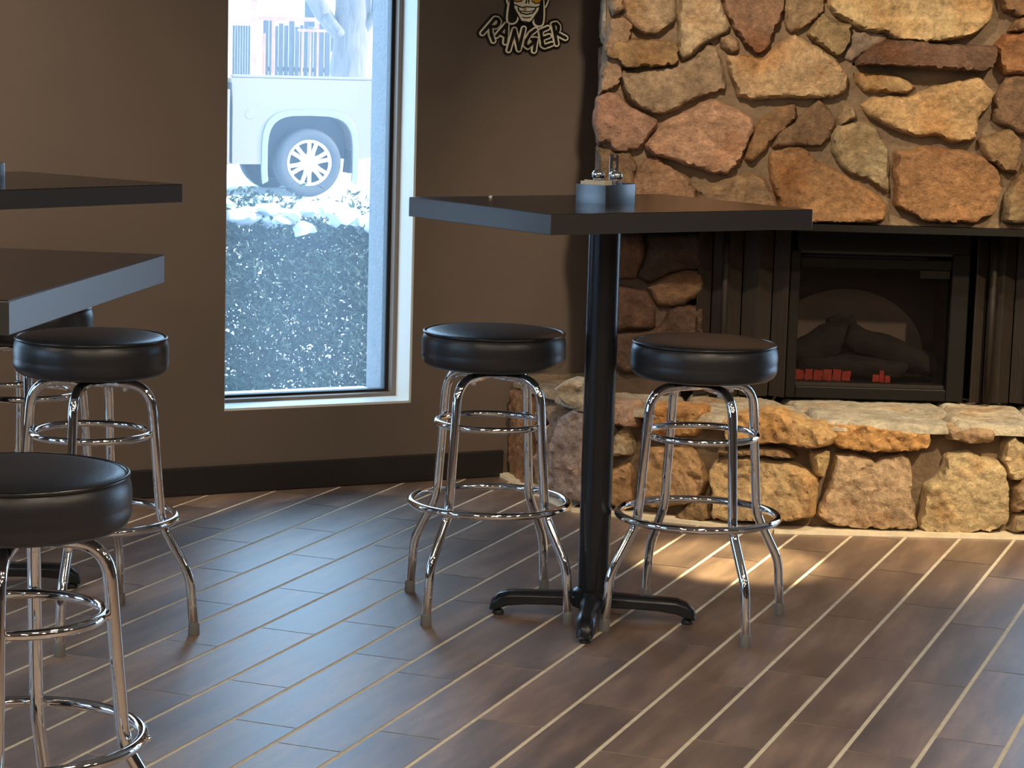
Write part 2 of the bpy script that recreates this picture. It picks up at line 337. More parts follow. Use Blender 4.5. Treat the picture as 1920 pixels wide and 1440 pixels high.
# outlines of the field stones, metres on their face of the fireplace
CHIM = [
    ('A1',[(0.317,1.671),(0.474,1.675),(0.482,1.582),(0.448,1.559),(0.419,1.538),(0.389,1.54),(0.358,1.556),(0.325,1.587),(0.316,1.622)],(165,135,95)),
    ('A2',[(0.499,1.676),(0.599,1.679),(0.642,1.601),(0.661,1.565),(0.599,1.533),(0.546,1.495),(0.507,1.465),(0.496,1.478),(0.499,1.533),(0.492,1.592)],(190,160,115)),
    ('A3',[(0.614,1.679),(0.821,1.685),(0.821,1.626),(0.798,1.576),(0.771,1.506),(0.754,1.488),(0.721,1.504),(0.679,1.553),(0.641,1.616)],(146,106,74)),
    ('A4',[(0.826,1.685),(0.943,1.688),(0.946,1.629),(0.922,1.599),(0.849,1.555),(0.836,1.567),(0.831,1.626)],(165,130,85)),
    ('A5',[(0.282,1.586),(0.322,1.587),(0.345,1.563),(0.337,1.516),(0.325,1.493),(0.315,1.438),(0.314,1.396),(0.285,1.363),(0.25,1.342),(0.263,1.422),(0.268,1.492)],(160,125,90)),
    ('A6',[(0.27,1.492),(0.305,1.515),(0.365,1.517),(0.485,1.517),(0.494,1.488),(0.49,1.448),(0.448,1.441),(0.32,1.435),(0.301,1.458),(0.268,1.469)],(155,118,68)),
    ('A0',[(0.274,1.67),(0.312,1.671),(0.319,1.612),(0.284,1.594),(0.276,1.621)],(170,140,105)),
    ('A7',[(0.32,1.424),(0.373,1.415),(0.443,1.427),(0.488,1.441),(0.532,1.454),(0.598,1.516),(0.613,1.501),(0.633,1.442),(0.651,1.368),(0.582,1.356),(0.513,1.319),(0.453,1.29),(0.403,1.301),(0.361,1.325),(0.333,1.359),(0.321,1.394)],(158,128,92)),
    ('A8',[(0.627,1.532),(0.654,1.54),(0.683,1.521),(0.686,1.499),(0.661,1.49),(0.631,1.507)],(160,125,85)),
    ('A9',[(0.654,1.478),(0.687,1.481),(0.763,1.468),(0.787,1.496),(0.864,1.546),(0.875,1.538),(0.988,1.477),(1.034,1.414),(1.028,1.379),(0.994,1.36),(0.913,1.358),(0.813,1.355),(0.733,1.346),(0.692,1.359),(0.67,1.404),(0.658,1.443)],(198,158,105)),
    ('A10',[(0.245,1.332),(0.28,1.353),(0.316,1.334),(0.362,1.3),(0.434,1.27),(0.435,1.252),(0.401,1.211),(0.394,1.181),(0.362,1.175),(0.296,1.168),(0.285,1.203),(0.253,1.189),(0.24,1.262)],(165,120,90)),
    ('A11',[(0.397,1.191),(0.421,1.212),(0.464,1.263),(0.534,1.3),(0.602,1.337),(0.649,1.318),(0.694,1.305),(0.736,1.276),(0.742,1.256),(0.724,1.205),(0.701,1.154),(0.662,1.108),(0.612,1.112),(0.54,1.135),(0.479,1.151),(0.428,1.162)],(192,142,102)),
    ('A12',[(0.724,1.155),(0.738,1.221),(0.762,1.266),(0.815,1.313),(0.869,1.329),(0.881,1.29),(0.838,1.254),(0.799,1.217),(0.78,1.182),(0.741,1.15)],(145,105,60)),
    ('A13',[(0.89,1.207),(0.805,1.197),(0.814,1.228),(0.882,1.28),(0.946,1.352),(0.976,1.317),(1.0,1.278),(0.985,1.228),(0.956,1.202)],(135,100,65)),
    ('A14',[(0.794,1.164),(0.86,1.201),(0.922,1.178),(0.948,1.151),(1.016,1.118),(1.124,1.065),(1.178,1.016),(1.17,0.971),(1.084,0.963),(0.932,0.959),(0.846,0.956),(0.835,1.032),(0.809,1.097)],(158,112,60)),
    ('A15',[(0.574,1.055),(0.619,1.066),(0.673,1.088),(0.748,1.105),(0.779,1.091),(0.806,1.056),(0.831,1.012),(0.834,0.956),(0.578,0.949),(0.572,1.025)],(152,117,76)),
    ('A16',[(0.37,1.074),(0.403,1.141),(0.438,1.152),(0.49,1.118),(0.542,1.084),(0.569,1.04),(0.568,0.949),(0.375,0.943)],(148,108,72)),
    ('A17',[(0.312,1.163),(0.352,1.17),(0.374,1.115),(0.366,1.069),(0.365,0.943),(0.279,0.94),(0.264,1.092),(0.253,1.182)],(130,100,65)),
    ('B1',[(0.96,1.689),(1.476,1.703),(1.474,1.615),(1.424,1.566),(1.375,1.552),(1.276,1.537),(1.185,1.542),(1.139,1.566),(1.074,1.571),(1.022,1.602),(0.981,1.621),(0.965,1.645)],(208,172,108)),
    ('B2',[(0.946,1.617),(0.99,1.586),(1.038,1.583),(1.03,1.538),(1.01,1.495),(0.992,1.49),(0.936,1.525),(0.904,1.552),(0.918,1.584)],(160,130,80)),
    ('B3',[(1.044,1.463),(1.078,1.49),(1.116,1.52),(1.16,1.539),(1.326,1.531),(1.489,1.526),(1.489,1.486),(1.476,1.456),(1.33,1.457),(1.199,1.463)],(118,84,58)),
    ('B3b',[(1.018,1.478),(1.049,1.553),(1.084,1.567),(1.144,1.558),(1.153,1.541),(1.111,1.523),(1.07,1.492),(1.041,1.471)],(150,125,100)),
    ('B4',[(1.053,1.432),(1.101,1.436),(1.181,1.433),(1.253,1.393),(1.229,1.379),(1.164,1.38),(1.093,1.381),(1.067,1.405)],(175,135,75)),
    ('B5',[(1.083,1.335),(1.125,1.357),(1.235,1.365),(1.323,1.4),(1.442,1.435),(1.495,1.387),(1.487,1.352),(1.449,1.306),(1.448,1.236),(1.373,1.228),(1.322,1.252),(1.261,1.248),(1.21,1.256),(1.138,1.287),(1.102,1.306)],(188,146,84)),
    ('B6',[(1.007,1.298),(1.03,1.339),(1.061,1.32),(1.065,1.295),(1.018,1.274)],(150,120,80)),
    ('B7',[(0.992,1.233),(1.023,1.269),(1.103,1.281),(1.14,1.247),(1.169,1.188),(1.176,1.092),(1.188,1.062),(1.139,1.086),(1.117,1.106),(1.061,1.119),(1.019,1.148),(1.0,1.188)],(162,137,92)),
    ('B8',[(1.199,1.188),(1.294,1.206),(1.395,1.199),(1.477,1.181),(1.525,1.137),(1.534,1.077),(1.522,1.011),(1.459,0.974),(1.307,0.972),(1.249,1.003),(1.208,1.022),(1.198,1.118)],(146,100,50)),
    ('B9',[(1.459,1.236),(1.562,1.271),(1.592,1.24),(1.592,1.189),(1.581,1.134),(1.539,1.148),(1.487,1.176)],(140,105,60)),
    ('B10',[(1.501,1.367),(1.537,1.438),(1.602,1.445),(1.713,1.443),(1.74,1.334),(1.704,1.268),(1.593,1.26),(1.547,1.278),(1.503,1.297)],(130,95,60)),
    ('B11',[(1.497,1.531),(1.52,1.564),(1.594,1.576),(1.674,1.576),(1.698,1.517),(1.682,1.457),(1.527,1.443),(1.505,1.477)],(162,106,50)),
    ('B12',[(1.529,1.581),(1.552,1.612),(1.591,1.628),(1.67,1.635),(1.683,1.586)],(160,120,70)),
    ('B13',[(1.491,1.704),(1.691,1.709),(1.689,1.65),(1.571,1.632),(1.515,1.64)],(150,115,70)),
    ('B14',[(1.55,1.052),(1.591,1.129),(1.614,1.17),(1.699,1.182),(1.778,1.134),(1.787,0.983),(1.55,0.976)],(140,115,75)),
    ('B15',[(1.711,1.71),(1.965,1.717),(1.987,1.614),(1.876,1.557),(1.723,1.592)],(170,135,85)),
    ('B16',[(1.726,1.552),(1.877,1.537),(2.001,1.56),(2.037,1.392),(1.89,1.338),(1.755,1.404)],(160,120,75)),
    ('B17',[(1.757,1.304),(1.872,1.318),(2.04,1.352),(2.077,1.193),(1.852,1.162),(1.748,1.204)],(150,110,65)),
    ('B18',[(1.798,1.135),(2.053,1.167),(2.091,0.992),(1.813,0.984)],(165,125,80)),
    ('B19',[(2.005,1.718),(2.214,1.724),(2.227,1.547),(2.04,1.571)],(150,110,75)),
    ('B20',[(2.048,1.527),(2.229,1.517),(2.245,1.298),(2.083,1.314)],(175,140,90)),
    ('B21',[(2.096,1.274),(2.248,1.268),(2.268,0.997),(2.116,0.992)],(150,118,75)),
]
HEARTH = [
    ('C1',2,[(0.19,0.245),(0.252,0.247),(0.296,0.237),(0.316,0.22),(0.336,0.235),(0.402,0.254),(0.417,0.237),(0.428,0.195),(0.425,0.138),(0.438,0.099),(0.444,0.06),(0.456,0.021),(0.376,0.021),(0.264,0.02),(0.197,0.022),(0.143,0.056),(0.158,0.106),(0.185,0.195)],(196,160,115)),
    ('C2',2,[(0.541,0.259),(0.607,0.263),(0.65,0.243),(0.699,0.237),(0.722,0.209),(0.732,0.157),(0.739,0.093),(0.743,0.057),(0.708,0.024),(0.583,0.01),(0.488,0.008),(0.47,0.018),(0.473,0.093),(0.48,0.157),(0.521,0.179)],(212,182,125)),
    ('C3',2,[(0.113,0.253),(0.168,0.255),(0.163,0.216),(0.151,0.177),(0.127,0.18)],(212,176,110)),
    ('C4',2,[(0.716,0.298),(0.743,0.326),(0.761,0.306),(0.787,0.278),(0.792,0.208),(0.765,0.182),(0.737,0.192),(0.716,0.245)],(208,178,122)),
    ('C5',2,[(0.747,0.018),(0.769,0.069),(0.81,0.077),(0.838,0.017)],(190,160,115)),
    ('C6',2,[(0.76,0.157),(0.793,0.179),(0.895,0.175),(0.9,0.097),(0.81,0.088),(0.761,0.079)],(175,140,95)),
    ('C7',2,[(0.798,0.328),(0.938,0.328),(0.939,0.197),(0.803,0.201)],(200,165,110)),
    ('C8',2,[(0.849,0.078),(0.913,0.161),(1.053,0.172),(1.077,0.023),(0.852,0.017)],(195,150,100)),
    ('C9',2,[(0.965,0.332),(1.146,0.337),(1.156,0.196),(0.968,0.191)],(190,150,95)),
    ('C10',2,[(1.084,0.173),(1.262,0.178),(1.273,0.028),(1.098,0.024)],(205,170,115)),
    ('S1',2,[(0.153,0.353),(0.296,0.346),(0.398,0.331),(0.481,0.332),(0.474,0.277),(0.418,0.269),(0.314,0.264),(0.262,0.268),(0.209,0.27),(0.162,0.304)],(208,150,68)),
    ('S2',2,[(0.519,0.342),(0.679,0.348),(0.678,0.307),(0.626,0.299),(0.541,0.311)],(186,150,105)),
    ('S3',2,[(0.742,0.344),(0.971,0.354),(0.972,0.34),(0.763,0.331)],(180,140,90)),
    ('S0',1,[(0.495,0.349),(0.525,0.36),(0.601,0.379),(0.67,0.387),(0.701,0.367),(0.755,0.349),(0.8,0.353),(0.839,0.312),(0.825,0.292),(0.789,0.278),(0.682,0.283),(0.598,0.275),(0.506,0.267)],(206,160,90)),
    ('S00',1,[(0.231,0.367),(0.4,0.374),(0.424,0.374),(0.404,0.286),(0.235,0.268)],(198,142,68)),
    ('D1',1,[(0.232,0.223),(0.375,0.236),(0.403,0.204),(0.438,0.139),(0.427,0.103),(0.382,0.06),(0.263,0.037),(0.235,0.046)],(192,146,90)),
    ('D2',1,[(0.455,0.194),(0.5,0.221),(0.609,0.224),(0.716,0.211),(0.786,0.176),(0.781,0.12),(0.78,0.055),(0.735,0.043),(0.656,0.035),(0.54,0.023),(0.466,0.023),(0.466,0.107),(0.453,0.144)],(208,168,105)),
    ('D3',1,[(0.332,0.009),(0.382,0.053),(0.448,0.079),(0.462,0.019),(0.424,-0.004)],(155,118,72)),
    ('D4',1,[(0.449,0.239),(0.607,0.257),(0.683,0.261),(0.722,0.242),(0.646,0.238),(0.5,0.231)],(150,118,75)),
    ('E3',1,[(0.119,0.248),(0.156,0.29),(0.18,0.238),(0.179,0.199),(0.121,0.192)],(192,166,125)),
    ('E4',1,[(0.088,0.365),(0.201,0.366),(0.2,0.293),(0.131,0.295),(0.09,0.307)],(182,142,112)),
    ('E5',1,[(0.113,0.139),(0.168,0.163),(0.181,0.153),(0.189,0.041),(0.145,0.025),(0.116,0.034)],(186,138,84)),
    ('E1',1,[(-0.087,0.221),(-0.064,0.298),(-0.016,0.325),(0.082,0.326),(0.105,0.231),(0.105,0.13),(0.1,0.04),(0.018,0.036),(-0.039,0.038),(-0.09,0.072),(-0.086,0.151)],(168,148,142)),
    ('E7',1,[(-0.088,0.393),(-0.036,0.424),(0.07,0.425),(0.081,0.349),(-0.025,0.336),(-0.05,0.349),(-0.075,0.371)],(192,176,150)),
    ('R1',0,[(0.02,0.02),(0.2,0.0),(0.24,0.1),(0.22,0.3),(0.15,0.33),(0.04,0.31),(0.01,0.15)],(155,112,76)),
    ('R2',0,[(0.27,0.02),(0.45,0.03),(0.58,0.06),(0.6,0.25),(0.5,0.3),(0.3,0.3)],(160,130,105)),
]
JAMB = [  # stone colours darkened for the shade under the chimney breast
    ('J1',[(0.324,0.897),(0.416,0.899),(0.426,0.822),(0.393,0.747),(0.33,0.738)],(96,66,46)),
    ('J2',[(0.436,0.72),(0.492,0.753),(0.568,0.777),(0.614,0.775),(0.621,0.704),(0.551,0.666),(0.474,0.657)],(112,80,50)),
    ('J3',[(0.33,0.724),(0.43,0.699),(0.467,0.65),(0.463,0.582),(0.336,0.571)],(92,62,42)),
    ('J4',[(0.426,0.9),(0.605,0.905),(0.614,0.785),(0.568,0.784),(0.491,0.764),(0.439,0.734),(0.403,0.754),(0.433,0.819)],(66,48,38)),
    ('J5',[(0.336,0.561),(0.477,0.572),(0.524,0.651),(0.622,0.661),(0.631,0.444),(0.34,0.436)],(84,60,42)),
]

# ------------------------------------------------------------------ room shell
WY = math.radians(63.76)
W0 = Vector((-1.14, 7.105, 0)); WD = Vector((math.sin(WY), math.cos(WY), 0)); WN = Vector((WD.y, -WD.x, 0))   # along the window wall; into the room
def wp(u, h, z): return W0 + WD*u - WN*h + Vector((0, 0, z))             # h = depth outwards
CEIL = 2.75

def wall(name, p0, p1, thick, holes, m, ztop=CEIL):
    """wall from p0 to p1 (room on the right-hand side), with rectangular openings, one mesh"""
    p0 = Vector((*p0, 0)); p1 = Vector((*p1, 0)); d = (p1-p0); L = d.length; d.normalize(); nrm = Vector((-d.y, d.x, 0))
    us = sorted({0.0, L, *[h[0] for h in holes], *[h[1] for h in holes]}); zs = sorted({0.0, ztop, *[h[2] for h in holes], *[h[3] for h in holes]})
    bm = BM()
    def solid(i, j):
        if not (0 <= i < len(us)-1 and 0 <= j < len(zs)-1): return False
        uc = (us[i]+us[i+1])/2; zc = (zs[j]+zs[j+1])/2
        return not any(h[0] < uc < h[1] and h[2] < zc < h[3] for h in holes)
    cache = {}
    def V(i, j, s):
        k = (i, j, s)
        if k not in cache: cache[k] = bm.verts.new(p0 + d*us[i] + nrm*(thick*s) + Vector((0, 0, zs[j])))
        return cache[k]
    for i in range(len(us)-1):
        for j in range(len(zs)-1):
            if not solid(i, j): continue
            bm.faces.new((V(i,j,0), V(i+1,j,0), V(i+1,j+1,0), V(i,j+1,0)))
            bm.faces.new((V(i,j,1), V(i,j+1,1), V(i+1,j+1,1), V(i+1,j,1)))
            for (ii, jj, a, b) in ((i-1,j,(i,j),(i,j+1)), (i+1,j,(i+1,j),(i+1,j+1)), (i,j-1,(i,j),(i+1,j)), (i,j+1,(i,j+1),(i+1,j+1))):
                if not solid(ii, jj): bm.faces.new((V(*a,0), V(*a,1), V(*b,1), V(*b,0)))
    bmesh.ops.recalc_face_normals(bm, faces=bm.faces)
    return struct(name, bm, m)

UL, UR, ZS, ZT = 0.217, 0.887, 0.275, 2.32           # the tall window
def wu(u): q = W0 + WD*u; return (q.x, q.y)
U_A, U_B = -4.3, 3.0
SIDE = [(0.6, 1.3, ZS, ZT), (2.3, 3.0, ZS, ZT)]          # the same tall window again, left of the photograph's frame
PA, PB = wu(U_A), wu(U_B)
# the front wall carries the stucco of the outside: two leaves, inner painted, outer stucco
wall('wall_front', PA, PB, 0.17, [(UL-U_A, UR-U_A, ZS, ZT)] + SIDE, M['wall'])
_o = wall('wall_front_outside', (PA[0]-WN.x*0.17, PA[1]-WN.y*0.17), (PB[0]-WN.x*0.17, PB[1]-WN.y*0.17), 0.15, [(UL-U_A+0.005, UR-U_A-0.035, ZS-0.01, ZT)] + SIDE, M['stucco'], 3.6)
XR, YB, XL = 7.0, -3.5, PA[0]
wall('wall_back', (PB[0], PB[1]), (XR, PB[1]), 0.25, [(0.62, 1.9, 0.04, 2.4), (2.1, 3.4, 0.04, 2.4), (3.6, 4.9, 0.04, 2.4)], M['plain'])
wall('wall_right', (XR, PB[1]), (XR, YB), 0.25, [], M['plain'])
wall('wall_rear', (XR, YB), (XL, YB), 0.25, [], M['plain'])
wall('wall_left', (XL, YB), PA, 0.25, [(3.8, 5.2, 0.8, 2.3), (6.3, 7.6, 0.8, 2.3)], M['plain'])
bm = BM(); prism(bm, [(XL, YB), (XR, YB), (XR, PB[1]), PB, PA], lambda u, v, h: Vector((u, v, h)), CEIL, CEIL+0.1); struct('ceiling', bm, M['ceiling'])
bm = BM(); prism(bm, [(XL-0.5, YB-0.6), (XR+0.9, YB-0.6), (XR+0.9, PB[1]+0.5), (PB[0]-0.2, PB[1]+0.6), (PA[0]-0.5, PA[1]+0.3)], lambda u, v, h: Vector((u, v, h)), 3.62, 3.8)
struct('roof', bm, M['roof'])

# floor: grout bed with a slab of tile for every plank
A0 = math.radians(21.0); AL = Vector((math.sin(A0), math.cos(A0), 0)); AC = Vector((math.cos(A0), -math.sin(A0), 0))
ROOM = [(XL, YB), (XR, YB), (XR, PB[1]), PB, PA]
bm = BM(); prism(bm, ROOM, lambda u, v, h: Vector((u, v, h)), -0.06, -0.0012)
fl = struct('floor', bm, M['grout'])
PW, PLN = 0.1585, 0.612
row_start = {0: 4.535, 1: 4.691, 2: 4.465, 7: 4.048, 8: 4.155, 9: 4.424, 11: 4.670, 12: 5.059, 3: 4.30, 4: 4.62, 5: 4.40, 6: 4.83, 10: 4.27}
rnd = random.Random(5)
def clip_room(poly):
    # Sutherland-Hodgman against the convex room outline
    n = len(ROOM)
    for i in range(n):
        ax, ay = ROOM[i]; bx, by = ROOM[(i+1) % n]; out = []
        f = lambda p: (bx-ax)*(p[1]-ay)-(by-ay)*(p[0]-ax)
        for k in range(len(poly)):
            p, q = poly[k], poly[(k+1) % len(poly)]; fp, fq = f(p), f(q)
            if fp >= 0: out.append(p)
            if fp*fq < 0:
                t = fp/(fp-fq); out.append((p[0]+(q[0]-p[0])*t, p[1]+(q[1]-p[1])*t))
        poly = out
        if len(poly) < 3: return []
    return poly
bm = BM(); GW, GJ = 0.0054, 0.0022
for k in range(-50, 60):
    b1 = -0.798 - PW*k; b0 = b1 - PW
    st = row_start.get(k, 4.3 + rnd.random()*PLN)
    for j in range(-22, 22):
        a0 = st + j*PLN; a1 = a0 + PLN
        q = [AL*a + AC*b for a, b in ((a0+GJ, b0+GW), (a0+GJ, b1-GW), (a1-GJ, b1-GW), (a1-GJ, b0+GW))]
        poly = clip_room([(p.x, p.y) for p in q][::-1])
        if len(poly) >= 3:
            ar = sum(poly[i][0]*poly[(i+1) % len(poly)][1]-poly[(i+1) % len(poly)][0]*poly[i][1] for i in range(len(poly)))
            if ar < 0: poly = poly[::-1]
            try: bm.faces.new([bm.verts.new((x, y, 0)) for x, y in poly])
            except ValueError: pass
t_ = obj('floor_tiles', bm, M['tile'], fl)

# baseboard
bm = BM(); prism(bm, [(U_A, -0.014), (1.24, -0.014), (1.24, 0), (U_A, 0)], lambda u, v, h: wp(u, v, h), 0.0, 0.094)
struct('baseboard_front', bm, M['base'], bevel=0.004)

# the tall window: reveal boards, frame, gasket, pane
win = struct('window_1', BM(), M['frame']); win['kind'] = 'structure'
bm = BM()
def wbox(bm, u0, u1, h0, h1, z0, z1):
    prism(bm, [(u0, z0), (u1, z0), (u1, z1), (u0, z1)], lambda u, z, h: wp(u, h, z), h0, h1)
RB = 0.008
wbox(bm, UR-RB, UR, 0.0, 0.115, ZS, ZT); wbox(bm, UL-0.004, UL+0.002, 0.002, 0.115, ZS, ZT)
wbox(bm, UL, UR, 0.0, 0.115, ZS, ZS+RB); wbox(bm, UL, UR, 0.0, 0.115, ZT-RB, ZT)
obj('reveal_board', bm, M['white_trim'], win)
bm = BM()
for (a, b, c, e) in ((UR-0.024, UR-0.001, ZS+0.001, ZT-0.001), (UL+0.001, UL+0.007, ZS+0.001, ZT-0.001)): wbox(bm, a, b, 0.115, 0.150, c, e)
for (c, e) in ((ZS+0.001, ZS+0.020), (ZT-0.03, ZT-0.001)): wbox(bm, UL+0.007, UR-0.024, 0.115, 0.150, c, e)
obj('window_frame', bm, M['frame'], win, bevel=0.003)
bm = BM()
for (a, b, c, e) in ((UR-0.036, UR-0.003, ZS+0.001, ZT-0.001), (UL+0.001, UL+0.008, ZS+0.001, ZT-0.001)): wbox(bm, a, b, 0.150, 0.185, c, e)
for (c, e) in ((ZS+0.001, ZS+0.028), (ZT-0.036, ZT-0.001)): wbox(bm, UL+0.008, UR-0.036, 0.150, 0.185, c, e)
obj('gasket', bm, M['gasket'], win)
bm = BM(); vs = [bm.verts.new(wp(u, 0.158, z)) for u, z in ((UL+0.007, ZS+0.02), (UR-0.034, ZS+0.02), (UR-0.034, ZT-0.03), (UL+0.007, ZT-0.03))]; bm.faces.new(vs)
obj('pane', bm, M['glass'], win)
bm = BM(); wbox(bm, UL+0.006, UR-0.036, 0.187, 0.34, ZS-0.03, ZS+0.012)
obj('outer_sill', bm, M['snow'], win, bevel=0.004)

# frames of the other windows of the room
for i, (p, q, hs) in enumerate((((XL, YB), PA, ((3.8, 5.2), (6.3, 7.6))), (PB, (XR, PB[1]), ((0.62, 1.9), (2.1, 3.4), (3.6, 4.9))), (PA, PB, ((0.6, 1.3), (2.3, 3.0))))):
    p = Vector((*p, 0)); q = Vector((*q, 0)); d = (q-p).normalized(); nn = Vector((-d.y, d.x, 0))
    for j, (u0, u1) in enumerate(hs):
        bm = BM(); z0, z1 = (0.8, 0.04, ZS)[i], (2.3, 2.4, ZT)[i]; um = (u0+u1)/2
        for (a, b, c, e) in ((u0, u0+0.05, z0, z1), (u1-0.05, u1, z0, z1), (um-0.025, um+0.025, z0+0.05, z1-0.05), (u0+0.05, u1-0.05, z0, z0+0.05), (u0+0.05, u1-0.05, z1-0.05, z1)):
            prism(bm, [(a, c), (b, c), (b, e), (a, e)], lambda u, z, h: p + d*u + nn*h + Vector((0, 0, z)), 0.08, 0.14)
        struct('window_%d' % (2+i*3+j), bm, M['frame'])
# ------------------------------------------------------------------ stone fireplace
def grow(pl, d):
    """push an outline outwards"""
    s = 1 if area2(pl) > 0 else -1; out = []
    for i, p in enumerate(pl):
        a, b = pl[i-1], pl[(i+1) % len(pl)]; tx, ty = b[0]-a[0], b[1]-a[1]; L = math.hypot(tx, ty) or 1
        out.append((p[0]+ty/L*d*s, p[1]-tx/L*d*s))
    return out
def area2(p): return sum(p[i][0]*p[(i+1) % len(p)][1]-p[(i+1) % len(p)][0]*p[i][1] for i in range(len(p)))/2
def stone(bm, layer, poly, fn, color, depth, seed, step=0.009, sink=0.03, rough=1.0, edge=0.012, jitter=0.007):
    """a field stone: rough outline, domed and faceted face, sides sunk into the mortar; fn(u, v, h)"""
    rn = random.Random(seed)
    if area2(poly) < 0: poly = poly[::-1]
    poly = grow(poly, 0.007)
    # round the corners once, then roughen the outline
    p2 = []
    for i in range(len(poly)):
        a, b = poly[i], poly[(i+1) % len(poly)]
        p2 += [(a[0]*0.90+b[0]*0.10, a[1]*0.90+b[1]*0.10), (a[0]*0.10+b[0]*0.90, a[1]*0.10+b[1]*0.90)]
    out = []
    for i in range(len(p2)):
        a, b = p2[i], p2[(i+1) % len(p2)]; L = math.hypot(b[0]-a[0], b[1]-a[1]); n = max(1, int(L/(step*1.3)))
        nx, ny = ((b[1]-a[1])/L, -(b[0]-a[0])/L) if L > 1e-9 else (0, 0)
        for k in range(n):
            t = k/n; x = a[0]+(b[0]-a[0])*t; y = a[1]+(b[1]-a[1])*t
            j = noise.noise(Vector((x*38+seed, y*38, seed*1.7)))*jitter
            out.append((x+nx*j, y+ny*j))
    poly = out
    P = np.array(poly); Q = np.roll(P, -1, 0)
    x0, y0 = P.min(0); x1, y1 = P.max(0)
    gx, gy = np.meshgrid(np.arange(x0, x1, step), np.arange(y0, y1, step)); g = np.stack([gx.ravel(), gy.ravel()], 1)
    rs = np.random.RandomState(seed); g = g + rs.uniform(-0.3, 0.3, g.shape)*step
    def dist(g):
        d = Q-P; t = ((g[:, None]-P[None])*d[None]).sum(2)/((d*d).sum(1)[None]+1e-12); t = np.clip(t, 0, 1)
        c = P[None]+d[None]*t[..., None]; return np.sqrt(((g[:, None]-c)**2).sum(2)).min(1)
    inside = np.zeros(len(g), bool)
    for a, b in zip(P, Q):
        c = ((a[1] > g[:, 1]) != (b[1] > g[:, 1])); xx = (b[0]-a[0])*(g[:, 1]-a[1])/(b[1]-a[1]+1e-15)+a[0]
        inside ^= (c & (g[:, 0] < xx))
    g = g[inside]
    if len(g): g = g[dist(g) > step*0.5]
    pts = [Vector(p) for p in P] + [Vector(p) for p in g]
    nb = len(P)
    r = geometry.delaunay_2d_cdt(pts, [(i, (i+1) % nb) for i in range(nb)], [], 1, 1e-6)
    vs2, fs, orig = r[0], r[2], r[3]
    V2 = np.array([(v.x, v.y) for v in vs2]); dd = dist(V2)
    f1, f2 = rn.uniform(4, 8), rn.uniform(20, 34); off = Vector((seed*3.1, seed*1.3, seed*0.7))
    tx, ty = rn.uniform(-0.12, 0.12), rn.uniform(-0.12, 0.12); cx, cy = V2.mean(0)
    bv = []
    for (x, y), d in zip(V2, dd):
        e = min(1.0, d/edge); h = depth*(1-(1-e)**2.2)
        if d > 1e-5:
            v = Vector((x, y, 0))
            h += e*rough*(0.015*noise.noise(v*f1+off) + 0.008*(0.35-abs(noise.noise(v*f2*.8+off))) + 0.005*noise.noise(v*48+off) + 0.0035*noise.noise(v*95+off)) + e*((x-cx)*tx+(y-cy)*ty)*0.6
        bv.append(bm.verts.new(fn(x, y, h if d > 1e-5 else 0.0)))
    sk = {}
    lc = srgb(*color); lum = 0.3*lc[0]+0.6*lc[1]+0.1*lc[2]; col = (*[c*0.82+lum*0.18 for c in lc], 1)
    faces = []
    for f in fs:
        try: faces.append(bm.faces.new([bv[i] for i in f]))
        except ValueError: pass
    bset = [i for i, d in enumerate(dd) if d <= 1e-5]
    for i in bset: sk[i] = bm.verts.new(fn(*V2[i], -sink))
    ed = {}
    for f in fs:
        for a, b in zip(f, f[1:]+f[:1]): ed[(a, b)] = ed.get((a, b), 0)+1
    for (a, b) in list(ed):
        if (b, a) not in ed and a in sk and b in sk:
            try: faces.append(bm.faces.new((bv[b], bv[a], sk[a], sk[b])))
            except ValueError: pass
    for f in faces:
        for l in f.loops: l[layer] = col

fire = thing('stone_fireplace', 'wide tan fieldstone fireplace and raised hearth filling the right side of the room', 'fireplace', (0.9, 7.2, 0))
def place(name, bm, m, root=fire, **k):
    """link a mesh given in room coordinates as a part of a placed thing"""
    o = obj(name, bm, m, None, **k); o.parent = root
    o.matrix_parent_inverse = Matrix.LocRotScale(root.location, root.rotation_euler, None).inverted()
    return o

XE = 1.76
CHIM = [(k, [(min(u, XE-.01), v) for u, v in pl], c) for k, pl, c in CHIM if min(u for u, v in pl) < XE-.08]
HEARTH = [(k, fi, [(min(u, XE-.845) if fi == 2 else u, v) for u, v in pl], c) for k, fi, pl, c in HEARTH if fi != 2 or min(u for u, v in pl) < XE-.93]
CY = 7.085                                            # face of the chimney mortar
bm = BM(); lay = bm.loops.layers.float_color.new('stone_color')
fc = lambda u, v, h: Vector((u, CY - h, v))
depths = {'B1': .055, 'A9': .05, 'A11': .055, 'B3': .085, 'A6': .06, 'B8': .05, 'B5': .05, 'A14': .045, 'B3b': .02, 'A13': .03, 'A12': .03, 'A16': .035, 'B10': .03, 'A5': .035, 'A17': .03}
flat = {'B3': 0.35, 'A6': 0.5, 'A5': 0.4, 'A3': 0.6, 'B2': 0.5}
for i, (k, pl, c) in enumerate(CHIM):
    stone(bm, lay, pl, fc, c, depths.get(k, .042)*1.0, 11+i, rough=flat.get(k, 1.0), edge=0.008 if k in flat else 0.013)
# the courses above, out of the photograph's frame
far = [(k, [(u*1.0, v+0.70) for u, v in pl], c) for k, pl, c in CHIM if k[0] == 'B' or k in ('A2', 'A3', 'A4', 'A7', 'A8', 'A9', 'A11', 'A12', 'A13', 'A14', 'A15')]
for i, (k, pl, c) in enumerate(far): stone(bm, lay, pl, fc, c, .04, 200+i, step=0.03)
